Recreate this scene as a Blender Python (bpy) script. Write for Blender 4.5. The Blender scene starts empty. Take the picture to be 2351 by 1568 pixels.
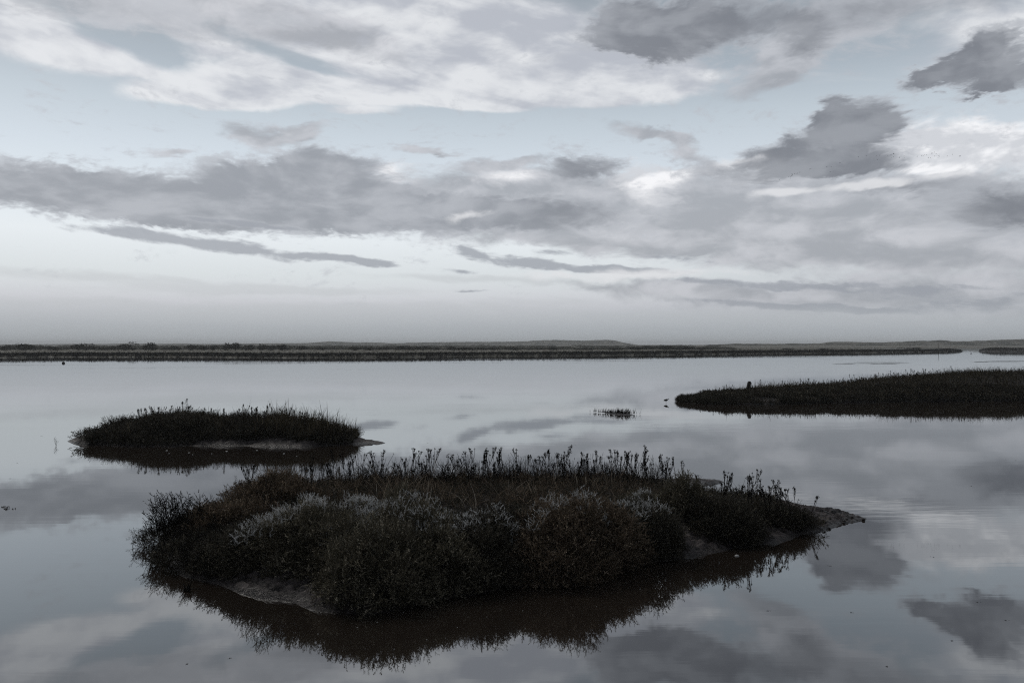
import bpy, math, random
import numpy as np
from mathutils import Vector, Matrix

R = math.radians
random.seed(7)
rng = np.random.default_rng(11)
scene = bpy.context.scene

# ------------------------------------------------------------------ camera
F = 1829.0            # focal length of the photograph in units of a 2351 px wide frame (28 mm lens)
CX, HY = 1175.5, 790  # principal column and the row of the true horizon
CAMH = 3.5            # eye height above the water
cam_d = bpy.data.cameras.new('camera')
cam_d.lens = 28.0
cam_d.sensor_width = 36.0
cam_d.clip_start = 0.1
cam_d.clip_end = 60000
cam_d.shift_y = 6.0 / 2351
cam = bpy.data.objects.new('camera', cam_d)
cam.location = (0, 0, CAMH)
cam.rotation_euler = (R(90), 0, 0)
scene.collection.objects.link(cam)
scene.camera = cam
scene.cycles.use_denoising = False
scene.cycles.use_adaptive_sampling = False
scene.cycles.filter_width = 1.15
scene.cycles.volume_bounces = 1

def water_pt(px, py):
    """world point on the water for a pixel of the 2351 px wide photograph"""
    d = CAMH * F / (py - HY)
    return ((px - CX) * d / F, d)

def at(px, d):
    return (px - CX) * d / F

# ------------------------------------------------------------------ view
vs = scene.view_settings
vs.view_transform = 'Standard'
vs.look = 'None'
vs.exposure = 0.16
vs.gamma = 1.0
vs.use_curve_mapping = False

# ------------------------------------------------------------------ sky
SUN_EL, SUN_AZ = 46.0, -38.0     # azimuth from the view axis, negative = left
world = bpy.data.worlds.new('World')
scene.world = world
world.use_nodes = True
wt = world.node_tree
wt.nodes.clear()

class NB:
    """small node-tree builder"""
    def __init__(s, t): s.t = t
    def n(s, kind, **kw):
        nd = s.t.nodes.new(kind)
        for k, v in kw.items(): setattr(nd, k, v)
        return nd
    def link(s, a, b): s.t.links.new(a, b)
    def put(s, v, sock):
        if hasattr(v, 'links'): s.link(v, sock)
        else: sock.default_value = v
    def m(s, op, a, b=0.0, c=0.0, clamp=False):
        nd = s.n('ShaderNodeMath', operation=op, use_clamp=clamp)
        for i, v in enumerate((a, b, c)):
            s.put(v, nd.inputs[i])
        return nd.outputs[0]
    def vm(s, op, a, b=(0, 0, 0)):
        nd = s.n('ShaderNodeVectorMath', operation=op)
        s.put(a, nd.inputs[0])
        if op == 'SCALE': s.put(b, nd.inputs['Scale'])
        else: s.put(b, nd.inputs[1])
        return nd.outputs[0]
    def comb(s, x, y, z=0.0):
        nd = s.n('ShaderNodeCombineXYZ')
        for i, v in enumerate((x, y, z)): s.put(v, nd.inputs[i])
        return nd.outputs[0]
    def noise(s, vec, scale, detail=6, rough=0.55, dist=0.0, col=False, w=None):
        nd = s.n('ShaderNodeTexNoise')
        if vec is not None: s.link(vec, nd.inputs['Vector'])
        nd.inputs['Scale'].default_value = scale
        nd.inputs['Detail'].default_value = detail
        nd.inputs['Roughness'].default_value = rough
        nd.inputs['Distortion'].default_value = dist
        return nd.outputs['Color' if col else 'Fac']
    def step(s, v, lo, hi, a=0.0, b=1.0):
        nd = s.n('ShaderNodeMapRange', interpolation_type='SMOOTHSTEP')
        s.put(v, nd.inputs['Value'])
        for k, x in zip(('From Min', 'From Max', 'To Min', 'To Max'), (lo, hi, a, b)):
            s.put(x, nd.inputs[k])
        return nd.outputs[0]
    def mix(s, f, a, b):
        nd = s.n('ShaderNodeMix', data_type='RGBA')
        s.put(f, nd.inputs[0])
        for v, k in ((a, 6), (b, 7)):
            if hasattr(v, 'links'): s.link(v, nd.inputs[k])
            else: nd.inputs[k].default_value = (*v, 1) if len(v) == 3 else v
        return nd.outputs[2]
    def ramp(s, f, stops, interp='LINEAR'):
        nd = s.n('ShaderNodeValToRGB')
        cr = nd.color_ramp
        cr.interpolation = interp
        while len(cr.elements) < len(stops): cr.elements.new(0.5)
        for e, (p, c) in zip(cr.elements, stops):
            e.position = p
            e.color = (*c, 1)
        s.link(f, nd.inputs[0])
        return nd.outputs[0]

def lin(r, g, b):
    return tuple(((c / 255 + .055) / 1.055) ** 2.4 if c > 10 else c / 255 / 12.92 for c in (r, g, b))

w = NB(wt)
tc = w.n('ShaderNodeTexCoord').outputs['Generated']
sep = w.n('ShaderNodeSeparateXYZ'); w.link(tc, sep.inputs[0])
az = w.m('ARCTAN2', sep.outputs[0], sep.outputs[1])
el = w.m('ABSOLUTE', w.m('ARCSINE', sep.outputs[2]))
P = w.comb(az, el)
# fractal fields of the cloud decks: the lower a cloud stands the flatter it looks
Q = w.comb(az, w.m('MULTIPLY', el, 2.3))
Q = w.vm('ADD', Q, w.vm('SCALE', w.vm('SUBTRACT', w.noise(Q, 5.0, 3, .5, col=True), (.5, .5, .5)), 0.10))
n1 = w.noise(Q, 10.0, 9, .53)
n1u = w.noise(w.vm('ADD', Q, (-.010, .040, 0)), 10.0, 4, .53)
n2 = w.noise(w.vm('ADD', Q, (3.1, 7.7, 1.3)), 24.0, 8, .55)
relief = w.m('SUBTRACT', n1, n1u)                 # upper sides of the billows catch the light
n5 = w.noise(Q, 62.0, 5, .66)
QS = w.comb(w.m('ADD', az, w.m('MULTIPLY', el, 1.2)), w.m('ADD', w.m('MULTIPLY', el, 4.2), w.m('MULTIPLY', az, 0.55)))
n3 = w.noise(w.vm('ADD', QS, (9.0, 2.0, 5.0)), 5.5, 8, .5, .5)
n4 = w.noise(w.comb(az, w.m('MULTIPLY_ADD', az, .9, w.m('MULTIPLY', el, 6.5))), 13.0, 7, .6)
wq = w.vm('SUBTRACT', w.noise(Q, 14.0, 4, .55, col=True), (.5, .5, .5))
PW = w.vm('ADD', P, w.vm('MULTIPLY', wq, (.085, .045, 0)))
wf = w.vm('SUBTRACT', w.noise(Q, 48.0, 3, .6, col=True), (.5, .5, .5))
PD = w.vm('ADD', P, w.vm('ADD', w.vm('MULTIPLY', wq, (.050, .028, 0)), w.vm('MULTIPLY', wf, (.040, .024, 0))))
PT = w.vm('ADD', P, w.vm('MULTIPLY', wq, (.06, .018, 0)))

def dirpx(x, y):
    X, Z = x - CX, HY - y
    return math.atan2(X, F), math.atan2(Z, math.hypot(X, F))

def blobs(vec, lst):
    acc = None
    for b in lst:
        x, y, rx, ry = b[:4]
        ang = b[4] if len(b) > 4 else 0
        wgt = b[5] if len(b) > 5 else 1.0
        a, e = dirpx(x, y)
        mp = w.n('ShaderNodeMapping', vector_type='TEXTURE')
        w.link(vec, mp.inputs[0])
        mp.inputs['Location'].default_value = (a, e, 0)
        mp.inputs['Rotation'].default_value = (0, 0, -R(ang))
        mp.inputs['Scale'].default_value = (rx * 1.7 / F, ry * 1.7 / F, 1)
        g = w.n('ShaderNodeTexGradient', gradient_type='SPHERICAL')
        w.link(mp.outputs[0], g.inputs[0])
        if acc is None: acc = w.m('MULTIPLY', g.outputs['Fac'], wgt)
        else: acc = w.m('MULTIPLY_ADD', g.outputs['Fac'], wgt, acc)
    return acc

LAY_A = [(250,128,330,36,9,1.3),(60,90,120,50,20),(620,170,200,30,15),(850,95,400,85,4),(1150,150,330,85,3),(1400,170,150,60,0),
    (1230,222,150,22,0,1.3),(1050,232,110,14,5,1.6),(480,225,130,19,-3,2.6),(760,205,200,20,3,1.8),(830,255,60,8,0,1.5),(330,108,120,26,8,-1.3),(690,150,170,16,14,-.7),(1000,275,900,30,0,-.8),(1500,190,120,35),
    (1000,30,400,40),(2280,60,150,60,0)]
LAY_B = [(2070,350,60,28,0,1.7),(2165,330,75,42,0,1.8),(2290,345,130,42,0,1.8),(1440,398,90,24,0,.85),(1560,402,85,20,0,.85),(1480,445,70,34,0,.75),(1720,375,60,15),
    (900,400,60,22),(1190,410,80,16),(1740,400,60,20)]
LAY_C = [(1000,420,1300,150,0,.22),(1300,470,250,60),(1700,480,300,70,0),(2100,455,250,45),(2250,520,200,65),(1900,560,350,35,0),(1400,540,250,30,0),(1000,470,300,60),
    (2100,600,300,30),(1500,660,250,20,5),(1900,690,350,32,0),(2050,665,250,20,0),(2300,700,200,30),(300,25,380,45,0),(700,60,200,35,10),
    (1780,170,120,30,-20),(600,310,90,22,0),(700,295,40,12,-15),(400,355,40,10,-10),(980,345,60,6,0),(1180,375,90,12,-5),
    (1480,300,80,14,15),(1570,340,70,16,30),(1880,45,180,45,-15),(2150,5,200,35,0),(1840,110,60,45,-30)]
LAY_D = [(1960,35,120,38,-12,.45),(1850,100,40,45,-30,.6),(2090,8,140,22,0,.35),(1300,500,180,42,0,.5),(250,18,260,36,0,.5),(650,45,120,22,10,.45),(1100,430,1100,120,0,.16),(1900,120,500,120,0,.16),(60,430,140,35,5),(250,450,200,40,3),(500,470,250,40,3),(700,440,180,60,0),(760,380,80,35,0),(900,480,220,45,0),(1100,490,200,30,0),
    (620,405,100,25),(350,490,150,15,6),(1420,60,75,38,0),(1530,70,120,55,10),(1480,110,70,24,10),(1640,40,100,45,-10),
    (1800,35,90,30,-20,.7),(2290,108,48,36,0),(2205,145,52,24,-15),(2125,180,48,15,-12),(2325,175,50,26),(2250,172,50,20),(2230,210,40,8,0,.8),(1900,340,130,50,-15),
    (1960,300,70,40,-20),(1910,270,28,35,0),(1830,365,90,30,0),(2000,285,50,18,0),(1980,380,90,20,0),(1650,400,75,26,10,.55),(1330,390,80,25,0),
    (2050,432,90,16,0,.7),(2290,450,120,42,0,.65),(2330,500,80,45,0,.7)]
LAY_E = [(1080,495,60,12,-10),(1830,440,100,10,0,1.2),(1990,425,50,9,0,1.0),(2150,405,110,12,0,.7),(1700,372,55,12,0,.75),(1400,630,300,14)]
LAY_T = [(270,533,90,9,4),(400,548,110,12,6),(540,566,110,14,8),(680,583,110,12,7),(800,597,80,9,4),(870,602,40,6,0),(1070,572,40,14,20),(1130,592,70,12,14),
    (1220,604,60,10,5),(1262,580,44,9,0),(1330,612,90,9,5),(1420,617,80,8,3),(1060,622,40,5,0),(1075,667,45,3,4),(1540,590,90,8,5),(1500,625,120,6,4),(1650,650,160,9,3),
    (1950,655,150,10,2),(2130,668,110,12,-2),(1760,700,180,9,4),(2000,710,200,8,2),(620,520,60,7,3),(460,505,70,6,3),(2280,690,120,10,0)]
LAY_H = [(280,640,330,12,2),(620,668,380,10,-1),(250,700,400,14,0),(1000,705,420,14,-2),(1100,640,260,9,2),(1500,725,500,14,0),(2000,740,500,12,0),(600,735,500,10,0)]

elp = lambda y: math.atan2(HY - y, F) / 0.62
clear = w.ramp(w.m('DIVIDE', el, 0.62), [
    (0.0, lin(160, 166, 171)), (elp(745), lin(179, 183, 189)), (elp(700), lin(198, 200, 206)), (elp(640), lin(208, 214, 217)),
    (elp(560), lin(221, 227, 231)), (elp(470), lin(213, 222, 229)), (elp(380), lin(200, 210, 219)),
    (elp(280), lin(183, 194, 203)), (elp(180), lin(160, 171, 181)), (elp(60), lin(140, 151, 160)), (1.0, lin(120, 134, 146))])
# the right-hand half of the sky is greyer than the bright gap low on the left
clear = w.mix(w.m('MULTIPLY', w.step(az, .05, .5), w.step(el, .32, .02, 0, .5)), clear, lin(178, 182, 189))

def dens(S, nz, amp, lo, hi, opacity=1.0):
    return w.m('MULTIPLY', w.step(w.m('MULTIPLY_ADD', w.m('SUBTRACT', nz, .5), amp, S), lo, hi), opacity)

# high veil, combed into streaks
S_A = blobs(PT, LAY_A)
veil = w.m('MULTIPLY_ADD', n3, .75, w.m('MULTIPLY', n2, .25))
colA = w.mix(w.step(w.m('ADD', veil, w.m('MULTIPLY', relief, .5)), .38, .64), lin(176, 180, 189), lin(219, 221, 224))
sky = w.mix(dens(S_A, veil, 1.7, .10, .95, .92), clear, colA)
# broad mid-grey deck with light tops
S_C = blobs(PW, LAY_C)
toneC = w.m('ADD', w.m('MULTIPLY_ADD', n2, .25, w.m('MULTIPLY', n1, .75)), w.m('MULTIPLY', relief, .7))
colC = w.mix(w.step(toneC, .32, .74), lin(152, 156, 163), lin(190, 192, 198))
sky = w.mix(dens(S_C, w.m('ADD', w.m('MULTIPLY', n5, .25), w.m('MULTIPLY_ADD', n2, .3, w.m('MULTIPLY', n1, .45))), 2.0, .22, .95, .90), sky, colC)
# bright cumulus
S_B = blobs(PW, LAY_B)
colB = w.mix(w.step(w.m('ADD', w.m('MULTIPLY_ADD', n2, .5, .25), w.m('MULTIPLY', relief, 1.6)), .34, .66), lin(202, 204, 209), lin(244, 244, 246))
sky = w.mix(dens(S_B, w.m('MULTIPLY_ADD', n5, .45, w.m('MULTIPLY', n2, .55)), 1.9, .20, 1.05, .88), sky, colB)
# dark clouds nearest the viewer: solid hearts, feathered rims
S_D = blobs(PD, LAY_D)
vD = w.m('MULTIPLY_ADD', w.m('ADD', w.m('SUBTRACT', n2, .5), w.m('MULTIPLY', w.m('SUBTRACT', n5, .5), 1.4)), 1.35, w.m('MULTIPLY_ADD', w.m('SUBTRACT', n1, .5), 1.5, w.m('MULTIPLY', S_D, 1.55)))
tD = w.step(w.m('ADD', w.m('MULTIPLY_ADD', n2, .3, w.m('MULTIPLY', n1, .7)), w.m('MULTIPLY', relief, .55)), .36, .70)
hD = w.mix(w.step(az, -.12, .22), w.mix(tD, lin(140, 145, 153), lin(168, 172, 179)), w.mix(tD, lin(116, 120, 128), lin(143, 147, 154)))
core = w.m('MULTIPLY_ADD', w.m('SUBTRACT', n1, .5), 1.1, w.m('MULTIPLY', S_D, 1.45))       # how deep inside the cloud
colD = w.mix(w.step(core, .35, 1.35), lin(176, 180, 187), hD)
aD = w.m('MULTIPLY_ADD', w.step(vD, .18, .95), .62, w.m('MULTIPLY', w.step(core, .25, 1.45), .36))
sky = w.mix(aD, sky, colD)
# thin low bars
S_T = blobs(PT, LAY_T)
vT = w.m('MULTIPLY_ADD', w.m('ADD', w.m('SUBTRACT', n2, .5), w.m('MULTIPLY', w.m('SUBTRACT', n5, .5), .9)), 1.2, w.m('MULTIPLY_ADD', w.m('SUBTRACT', n4, .5), 2.2, w.m('MULTIPLY', S_T, 1.35)))
sky = w.mix(w.m('MULTIPLY', w.step(vT, .26, 1.45), .84), sky, w.mix(w.step(vT, .4, 1.1), lin(180, 184, 191), lin(146, 151, 160)))
# faint bars sunk in the haze
S_H = blobs(PT, LAY_H)
sky = w.mix(dens(S_H, n4, 1.2, .15, .95, .55), sky, lin(186, 190, 194))
S_E = blobs(PT, LAY_E)
sky = w.mix(dens(S_E, n2, 1.5, .28, .95, .8), sky, lin(218, 219, 222))
# decks overhead and behind the viewer, unseen directly
behind = w.m('MAXIMUM', w.step(el, .40, .62), w.step(w.m('ABSOLUTE', az), .72, 1.0))
over = w.mix(w.step(n1, .40, .60), lin(138, 146, 156), lin(180, 184, 190))
# unseen dark sky added behind the viewer to keep the shrubs' front faces dark
rear = w.m('MULTIPLY', w.step(w.m('ABSOLUTE', az), .85, 1.5), w.step(el, 1.40, 1.0))
over = w.mix(rear, over, w.mix(w.step(n1, .40, .60), lin(58, 62, 68), lin(76, 80, 86)))
sky = w.mix(w.m('MULTIPLY', behind, .92), sky, over)
# low haze under all clouds
sky = w.mix(w.step(el, .070, .0, 0, .8), sky, lin(163, 169, 174))
nish = w.n('ShaderNodeTexSky', sky_type='NISHITA')
nish.sun_disc = False
nish.sun_elevation = R(SUN_EL)
nish.sun_rotation = R(SUN_AZ)
nish.air_density = 1.0
nish.dust_density = 3.0
hs = w.n('ShaderNodeHueSaturation')
hs.inputs['Saturation'].default_value = .35
w.link(nish.outputs[0], hs.inputs['Color'])
SKY_STR = 0.10
sky10 = w.vm('SCALE', sky, 1.0 / SKY_STR)
final = w.mix(.94, hs.outputs[0], sky10)
bg = w.n('ShaderNodeBackground')
bg.inputs['Strength'].default_value = SKY_STR
w.link(final, bg.inputs['Color'])
wo = w.n('ShaderNodeOutputWorld')
w.link(bg.outputs[0], wo.inputs['Surface'])
world.cycles.sampling_method = 'MANUAL'
world.cycles.sample_map_resolution = 512

# ------------------------------------------------------------------ sun behind thin cloud
sun_d = bpy.data.lights.new('sun', 'SUN')
sun_d.energy = 0.7
sun_d.angle = R(14)
sun_d.color = (1.0, .95, .88)
sun = bpy.data.objects.new('sun', sun_d)
sdir = Vector((math.sin(R(SUN_AZ)) * math.cos(R(SUN_EL)), math.cos(R(SUN_AZ)) * math.cos(R(SUN_EL)), math.sin(R(SUN_EL))))
sun.rotation_euler = sdir.to_track_quat('Z', 'Y').to_euler()
sun.location = sdir * 50
scene.collection.objects.link(sun)

# ------------------------------------------------------------------ helpers for building
col = scene.collection

def new_mesh(name, V, Fc, mats, smooth=False, tone=None):
    """V (n,3) floats; Fc = list of (k,m) int arrays or one such array, all faces of one array the same size; mats = one material or a list matching"""
    me = bpy.data.meshes.new(name)
    V = np.asarray(V, dtype=np.float32)
    arrs = Fc if isinstance(Fc, list) else [Fc]
    arrs = [np.asarray(a, dtype=np.int32) for a in arrs if len(a)]
    me.vertices.add(len(V))
    me.vertices.foreach_set('co', V.ravel())
    nl = sum(a.size for a in arrs)
    npoly = sum(len(a) for a in arrs)
    me.loops.add(nl)
    me.loops.foreach_set('vertex_index', np.concatenate([a.ravel() for a in arrs]))
    me.polygons.add(npoly)
    starts, tot, s = [], [], 0
    for a in arrs:
        k, mm = a.shape
        starts.append(s + np.arange(k) * mm)
        tot.append(np.full(k, mm))
        s += k * mm
    me.polygons.foreach_set('loop_start', np.concatenate(starts).astype(np.int32))
    me.polygons.foreach_set('loop_total', np.concatenate(tot).astype(np.int32))
    if smooth:
        me.polygons.foreach_set('use_smooth', np.ones(npoly, dtype=bool))
    me.update(calc_edges=True)
    if tone is not None and len(tone) == npoly:
        at_ = me.attributes.new('tone', 'FLOAT', 'FACE')
        at_.data.foreach_set('value', np.asarray(tone, dtype=np.float32))
    for m_ in (mats if isinstance(mats, (list, tuple)) else [mats]):
        me.materials.append(m_)
    return me

def link(name, me, parent=None, loc=(0, 0, 0)):
    o = bpy.data.objects.new(name, me)
    o.location = loc
    col.objects.link(o)
    if parent is not None: o.parent = parent
    return o

def tag(o, label=None, cat=None, group=None, kind=None):
    if label: o['label'] = label
    if cat: o['category'] = cat
    if group: o['group'] = group
    if kind: o['kind'] = kind
    return o

def empty(name, loc, rz=0.0):
    o = bpy.data.objects.new(name, None)
    o.empty_display_size = .1
    o.location = loc
    o.rotation_euler = (0, 0, rz)
    col.objects.link(o)
    return o

def hash2(ix, iy, seed):
    h = (ix.astype(np.int64) * 374761393 + iy.astype(np.int64) * 668265263 + seed * 974634541) & 0xffffffff
    h = ((h ^ (h >> 13)) * 1274126177) & 0xffffffff
    return ((h ^ (h >> 16)) & 0xffff) / 65535.0

def vnoise(x, y, seed=0):
    ix, iy = np.floor(x).astype(np.int64), np.floor(y).astype(np.int64)
    fx, fy = x - ix, y - iy
    fx, fy = fx * fx * (3 - 2 * fx), fy * fy * (3 - 2 * fy)
    a = hash2(ix, iy, seed); b = hash2(ix + 1, iy, seed)
    c = hash2(ix, iy + 1, seed); d = hash2(ix + 1, iy + 1, seed)
    return (a * (1 - fx) + b * fx) * (1 - fy) + (c * (1 - fx) + d * fx) * fy

def fbm(x, y, seed=0, oct_=4, rough=.5):
    s, amp, tot = 0, 1.0, 0
    for k in range(oct_):
        s = s + amp * vnoise(x * 2 ** k, y * 2 ** k, seed + 17 * k)
        tot += amp
        amp *= rough
    return s / tot

def sstep(a, b, x):
    t = np.clip((x - a) / (b - a), 0, 1)
    return t * t * (3 - 2 * t)

# ------------------------------------------------------------------ materials
def mat(name):
    m = bpy.data.materials.new(name)
    m.use_nodes = True
    nt = m.node_tree
    nt.nodes.clear()
    b = NB(nt)
    out = b.n('ShaderNodeOutputMaterial')
    return m, b, out

def leaf_mat(name, c_lo, c_hi, c_odd=None, odd=.1, scale=2.5, rough=.75, trans=.15, spec=.12):
    """plant material: tone varies per leaf and per clump"""
    m, b, out = mat(name)
    rnd = b.n('ShaderNodeNewGeometry').outputs['Random Per Island']
    pos = b.n('ShaderNodeNewGeometry').outputs['Position']
    cl = b.noise(pos, scale, 3, .6)
    an = b.n('ShaderNodeAttribute', attribute_name='tone')
    f = b.m('MULTIPLY_ADD', rnd, .22, b.m('MULTIPLY_ADD', an.outputs['Fac'], .48, b.m('MULTIPLY', b.step(cl, .35, .65), .30)))
    c = b.mix(f, c_lo, c_hi)
    if c_odd: c = b.mix(b.step(b.m('FRACT', b.m('MULTIPLY_ADD', an.outputs['Fac'], 7.31, b.m('MULTIPLY', rnd, .2))), 1 - odd, 1 - odd + .02), c, c_odd)
    p = b.n('ShaderNodeBsdfPrincipled')
    b.link(c, p.inputs['Base Color'])
    p.inputs['Roughness'].default_value = rough
    p.inputs['Specular IOR Level'].default_value = spec
    tr = b.n('ShaderNodeBsdfTranslucent')
    b.link(c, tr.inputs['Color'])
    mx = b.n('ShaderNodeMixShader')
    mx.inputs[0].default_value = trans
    b.link(p.outputs[0], mx.inputs[1]); b.link(tr.outputs[0], mx.inputs[2])
    b.link(mx.outputs[0], out.inputs['Surface'])
    return m

def mud_mat(name, lo, hi, rough=.55, bump=1.0, scale=7.0):
    m, b, out = mat(name)
    pos = b.n('ShaderNodeNewGeometry').outputs['Position']
    st = b.vm('MULTIPLY', pos, (1.0, 1.6, 2.2))
    a = b.noise(st, scale, 7, .62, .4)
    a2 = b.noise(pos, 1.3, 3, .5)
    c = b.mix(b.step(b.m('MULTIPLY_ADD', a, .7, b.m('MULTIPLY', a2, .3)), .40, .60), lo, hi)
    sz = b.n('ShaderNodeSeparateXYZ'); b.link(pos, sz.inputs[0])
    wet = b.step(b.m('MULTIPLY_ADD', b.m('SUBTRACT', a, .5), .16, sz.outputs[2]), .09, .03)       # tide line: soaked mud
    c = b.mix(b.m('MULTIPLY', wet, .6), c, lo)
    p = b.n('ShaderNodeBsdfPrincipled')
    b.link(c, p.inputs['Base Color'])
    b.link(b.m('MULTIPLY', b.step(a2, .3, .7, rough - .08, rough + .22), b.m('MULTIPLY_ADD', wet, -.45, 1.0)), p.inputs['Roughness'])
    p.inputs['Specular IOR Level'].default_value = .30
    bp = b.n('ShaderNodeBump')
    bp.inputs['Strength'].default_value = bump
    bp.inputs['Distance'].default_value = .05
    b.link(b.noise(st, scale * 1.4, 8, .65, .5), bp.inputs['Height'])
    b.link(bp.outputs[0], p.inputs['Normal'])
    b.link(p.outputs[0], out.inputs['Surface'])
    return m

def water_mat():
    m, b, out = mat('estuary_water')
    pos = b.n('ShaderNodeNewGeometry').outputs['Position']
    # capillary ripples come in long lanes of wind; between them the water is glass
    lanes = b.step(b.noise(b.vm('MULTIPLY', pos, (.030, .085, 0)), 1.0, 4, .55), .48, .68)
    sy = b.n('ShaderNodeSeparateXYZ'); b.link(pos, sy.inputs[0])
    lanes = b.m('MULTIPLY', lanes, b.step(sy.outputs[1], 10.5, 19.0, .12, 1.0))      # no wind in the lee of the near shore
    crest = b.noise(b.vm('MULTIPLY', pos, (.55, 4.2, 0)), 1.0, 3, .55, .3)
    crest2 = b.noise(b.vm('MULTIPLY', pos, (.16, .8, 0)), 1.0, 3, .5)
    h = b.m('ADD', b.m('MULTIPLY', crest, b.m('MULTIPLY_ADD', lanes, .0034, .00022)), b.m('MULTIPLY', crest2, .0010))
    bp = b.n('ShaderNodeBump')
    bp.inputs['Strength'].default_value = 1.0
    bp.inputs['Distance'].default_value = 1.0
    b.link(h, bp.inputs['Height'])
    gl = b.n('ShaderNodeBsdfGlossy')
    gl.inputs['Color'].default_value = (.955, .98, 1.0, 1)
    gl.inputs['Roughness'].default_value = .025
    b.link(bp.outputs[0], gl.inputs['Normal'])
    df = b.n('ShaderNodeBsdfDiffuse')
    silt = b.noise(b.vm('MULTIPLY', pos, (.2, .2, 0)), 1.0, 4, .6)
    b.link(b.mix(silt, (.017, .0125, .0095), (.026, .020, .016)), df.inputs['Color'])
    fr = b.n('ShaderNodeFresnel')
    fr.inputs['IOR'].default_value = WATER_IOR
    b.link(bp.outputs[0], fr.inputs['Normal'])
    mx = b.n('ShaderNodeMixShader')
    b.link(fr.outputs[0], mx.inputs[0])
    b.link(df.outputs[0], mx.inputs[1]); b.link(gl.outputs[0], mx.inputs[2])
    b.link(mx.outputs[0], out.inputs['Surface'])
    return m
WATER_IOR = 3.2

# ------------------------------------------------------------------ water: one sheet to the horizon
WS = 7000.0
wv = np.array([(-WS, -WS, 0), (WS, -WS, 0), (WS, WS, 0), (-WS, WS, 0)])
water = link('water', new_mesh('water', wv, np.array([[0, 1, 2, 3]]), water_mat()))
tag(water, kind='structure')

# ------------------------------------------------------------------ land: mud islands, far banks, dunes
M_MUD = mud_mat('estuary_mud', (.014, .011, .0105), (.082, .067, .065))
M_MUD_FAR = mud_mat('far_mud', (.030, .027, .026), (.060, .054, .050), rough=.8, bump=.8, scale=.5)

def poly_inside_dist(px, py, poly):
    """signed distance (positive inside) of points to a closed polygon"""
    poly = np.asarray(poly, float)
    d2 = np.full(px.shape, 1e18)
    ins = np.zeros(px.shape, bool)
    n = len(poly)
    for i in range(n):
        x0, y0 = poly[i]; x1, y1 = poly[(i + 1) % n]
        ex, ey = x1 - x0, y1 - y0
        t = np.clip(((px - x0) * ex + (py - y0) * ey) / (ex * ex + ey * ey + 1e-12), 0, 1)
        d2 = np.minimum(d2, (px - x0 - t * ex) ** 2 + (py - y0 - t * ey) ** 2)
        if y0 != y1:
            c = ((y0 > py) != (y1 > py)) & (px < (x1 - x0) * (py - y0) / (y1 - y0) + x0)
            ins ^= c
    d = np.sqrt(d2)
    return np.where(ins, d, -d)

def smooth_poly(pts, it=2):
    p = np.asarray(pts, float)
    for _ in range(it):
        q = np.roll(p, -1, axis=0)
        p = np.stack([.75 * p + .25 * q, .25 * p + .75 * q], 1).reshape(-1, 2)
    return p

class Land:
    """an island: outline on the water, height field z(x, y)"""
    def __init__(s, pts_px, top, slope=.9, rough=.06, jag=.18, seed=1, world_pts=None):
        pts = [water_pt(*p) for p in pts_px] if world_pts is None else world_pts
        s.poly = smooth_poly(pts)
        s.top, s.slope, s.rough, s.jag, s.seed = top, slope, rough, jag, seed
        s.bumps = []
        s.fine = 0.0
    def dist(s, x, y):
        wob = (fbm(x * 1.7, y * 1.7, s.seed + 5, 4) - .5) * s.jag * 2
        return poly_inside_dist(x + 0.0, y + 0.0, s.poly) + wob
    def z(s, x, y):
        x, y = np.asarray(x, float), np.asarray(y, float)
        d = s.dist(x, y)
        T = s.top(x, y)
        up = np.where(d > 0, T * (1 - np.exp(-np.maximum(d, 0) * s.slope / np.maximum(T, .03))), d * .6)
        r = (fbm(x * 2.6, y * 3.4, s.seed, 5, .6) - .5) * s.rough * 2
        ridge = 1 - np.abs(2 * fbm(x * 4.5 + 9, y * 6.0, s.seed + 3, 3, .55) - 1)
        r = r - np.maximum(ridge - .86, 0) * s.rough * 3.2
        if s.fine:
            fr = 1 - np.abs(2 * fbm(x * 5.2 + 3, y * 8.0, s.seed + 31, 3, .55) - 1)
            r = r - sstep(.72, .98, fr) * s.fine + (fbm(x * 13, y * 15, s.seed + 41, 2) - .5) * s.fine * .8
        zz = up + r * sstep(-.05, .25, d)
        for bx, by, rx, ry, h in s.bumps:
            q = ((x - bx) / rx) ** 2 + ((y - by) / ry) ** 2
            zz = np.maximum(zz, np.where(q < 1, h * np.sqrt(np.maximum(1 - q, 0)), -9))
        return zz
    def build(s, name, step_, m, pad=.5):
        lo, hi = s.poly.min(0) - pad, s.poly.max(0) + pad
        nx, ny = int((hi[0] - lo[0]) / step_) + 2, int((hi[1] - lo[1]) / step_) + 2
        xs, ys = np.linspace(lo[0], hi[0], nx), np.linspace(lo[1], hi[1], ny)
        X, Y = np.meshgrid(xs, ys)
        Z = s.z(X.ravel(), Y.ravel())
        V = np.stack([X.ravel(), Y.ravel(), Z], 1)
        idx = np.arange(nx * ny).reshape(ny, nx)
        Q = np.stack([idx[:-1, :-1].ravel(), idx[:-1, 1:].ravel(), idx[1:, 1:].ravel(), idx[1:, :-1].ravel()], 1)
        keep = Z[Q].max(1) > -.10
        Q = Q[keep]
        used = np.unique(Q)
        remap = np.full(len(V), -1); remap[used] = np.arange(len(used))
        o = link(name, new_mesh(name, V[used], remap[Q], m, smooth=True))
        tag(o, kind='structure')
        return o

def gauss(x, y, cx, cy, rx, ry):
    return np.exp(-((x - cx) / rx) ** 2 - ((y - cy) / ry) ** 2)

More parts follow.
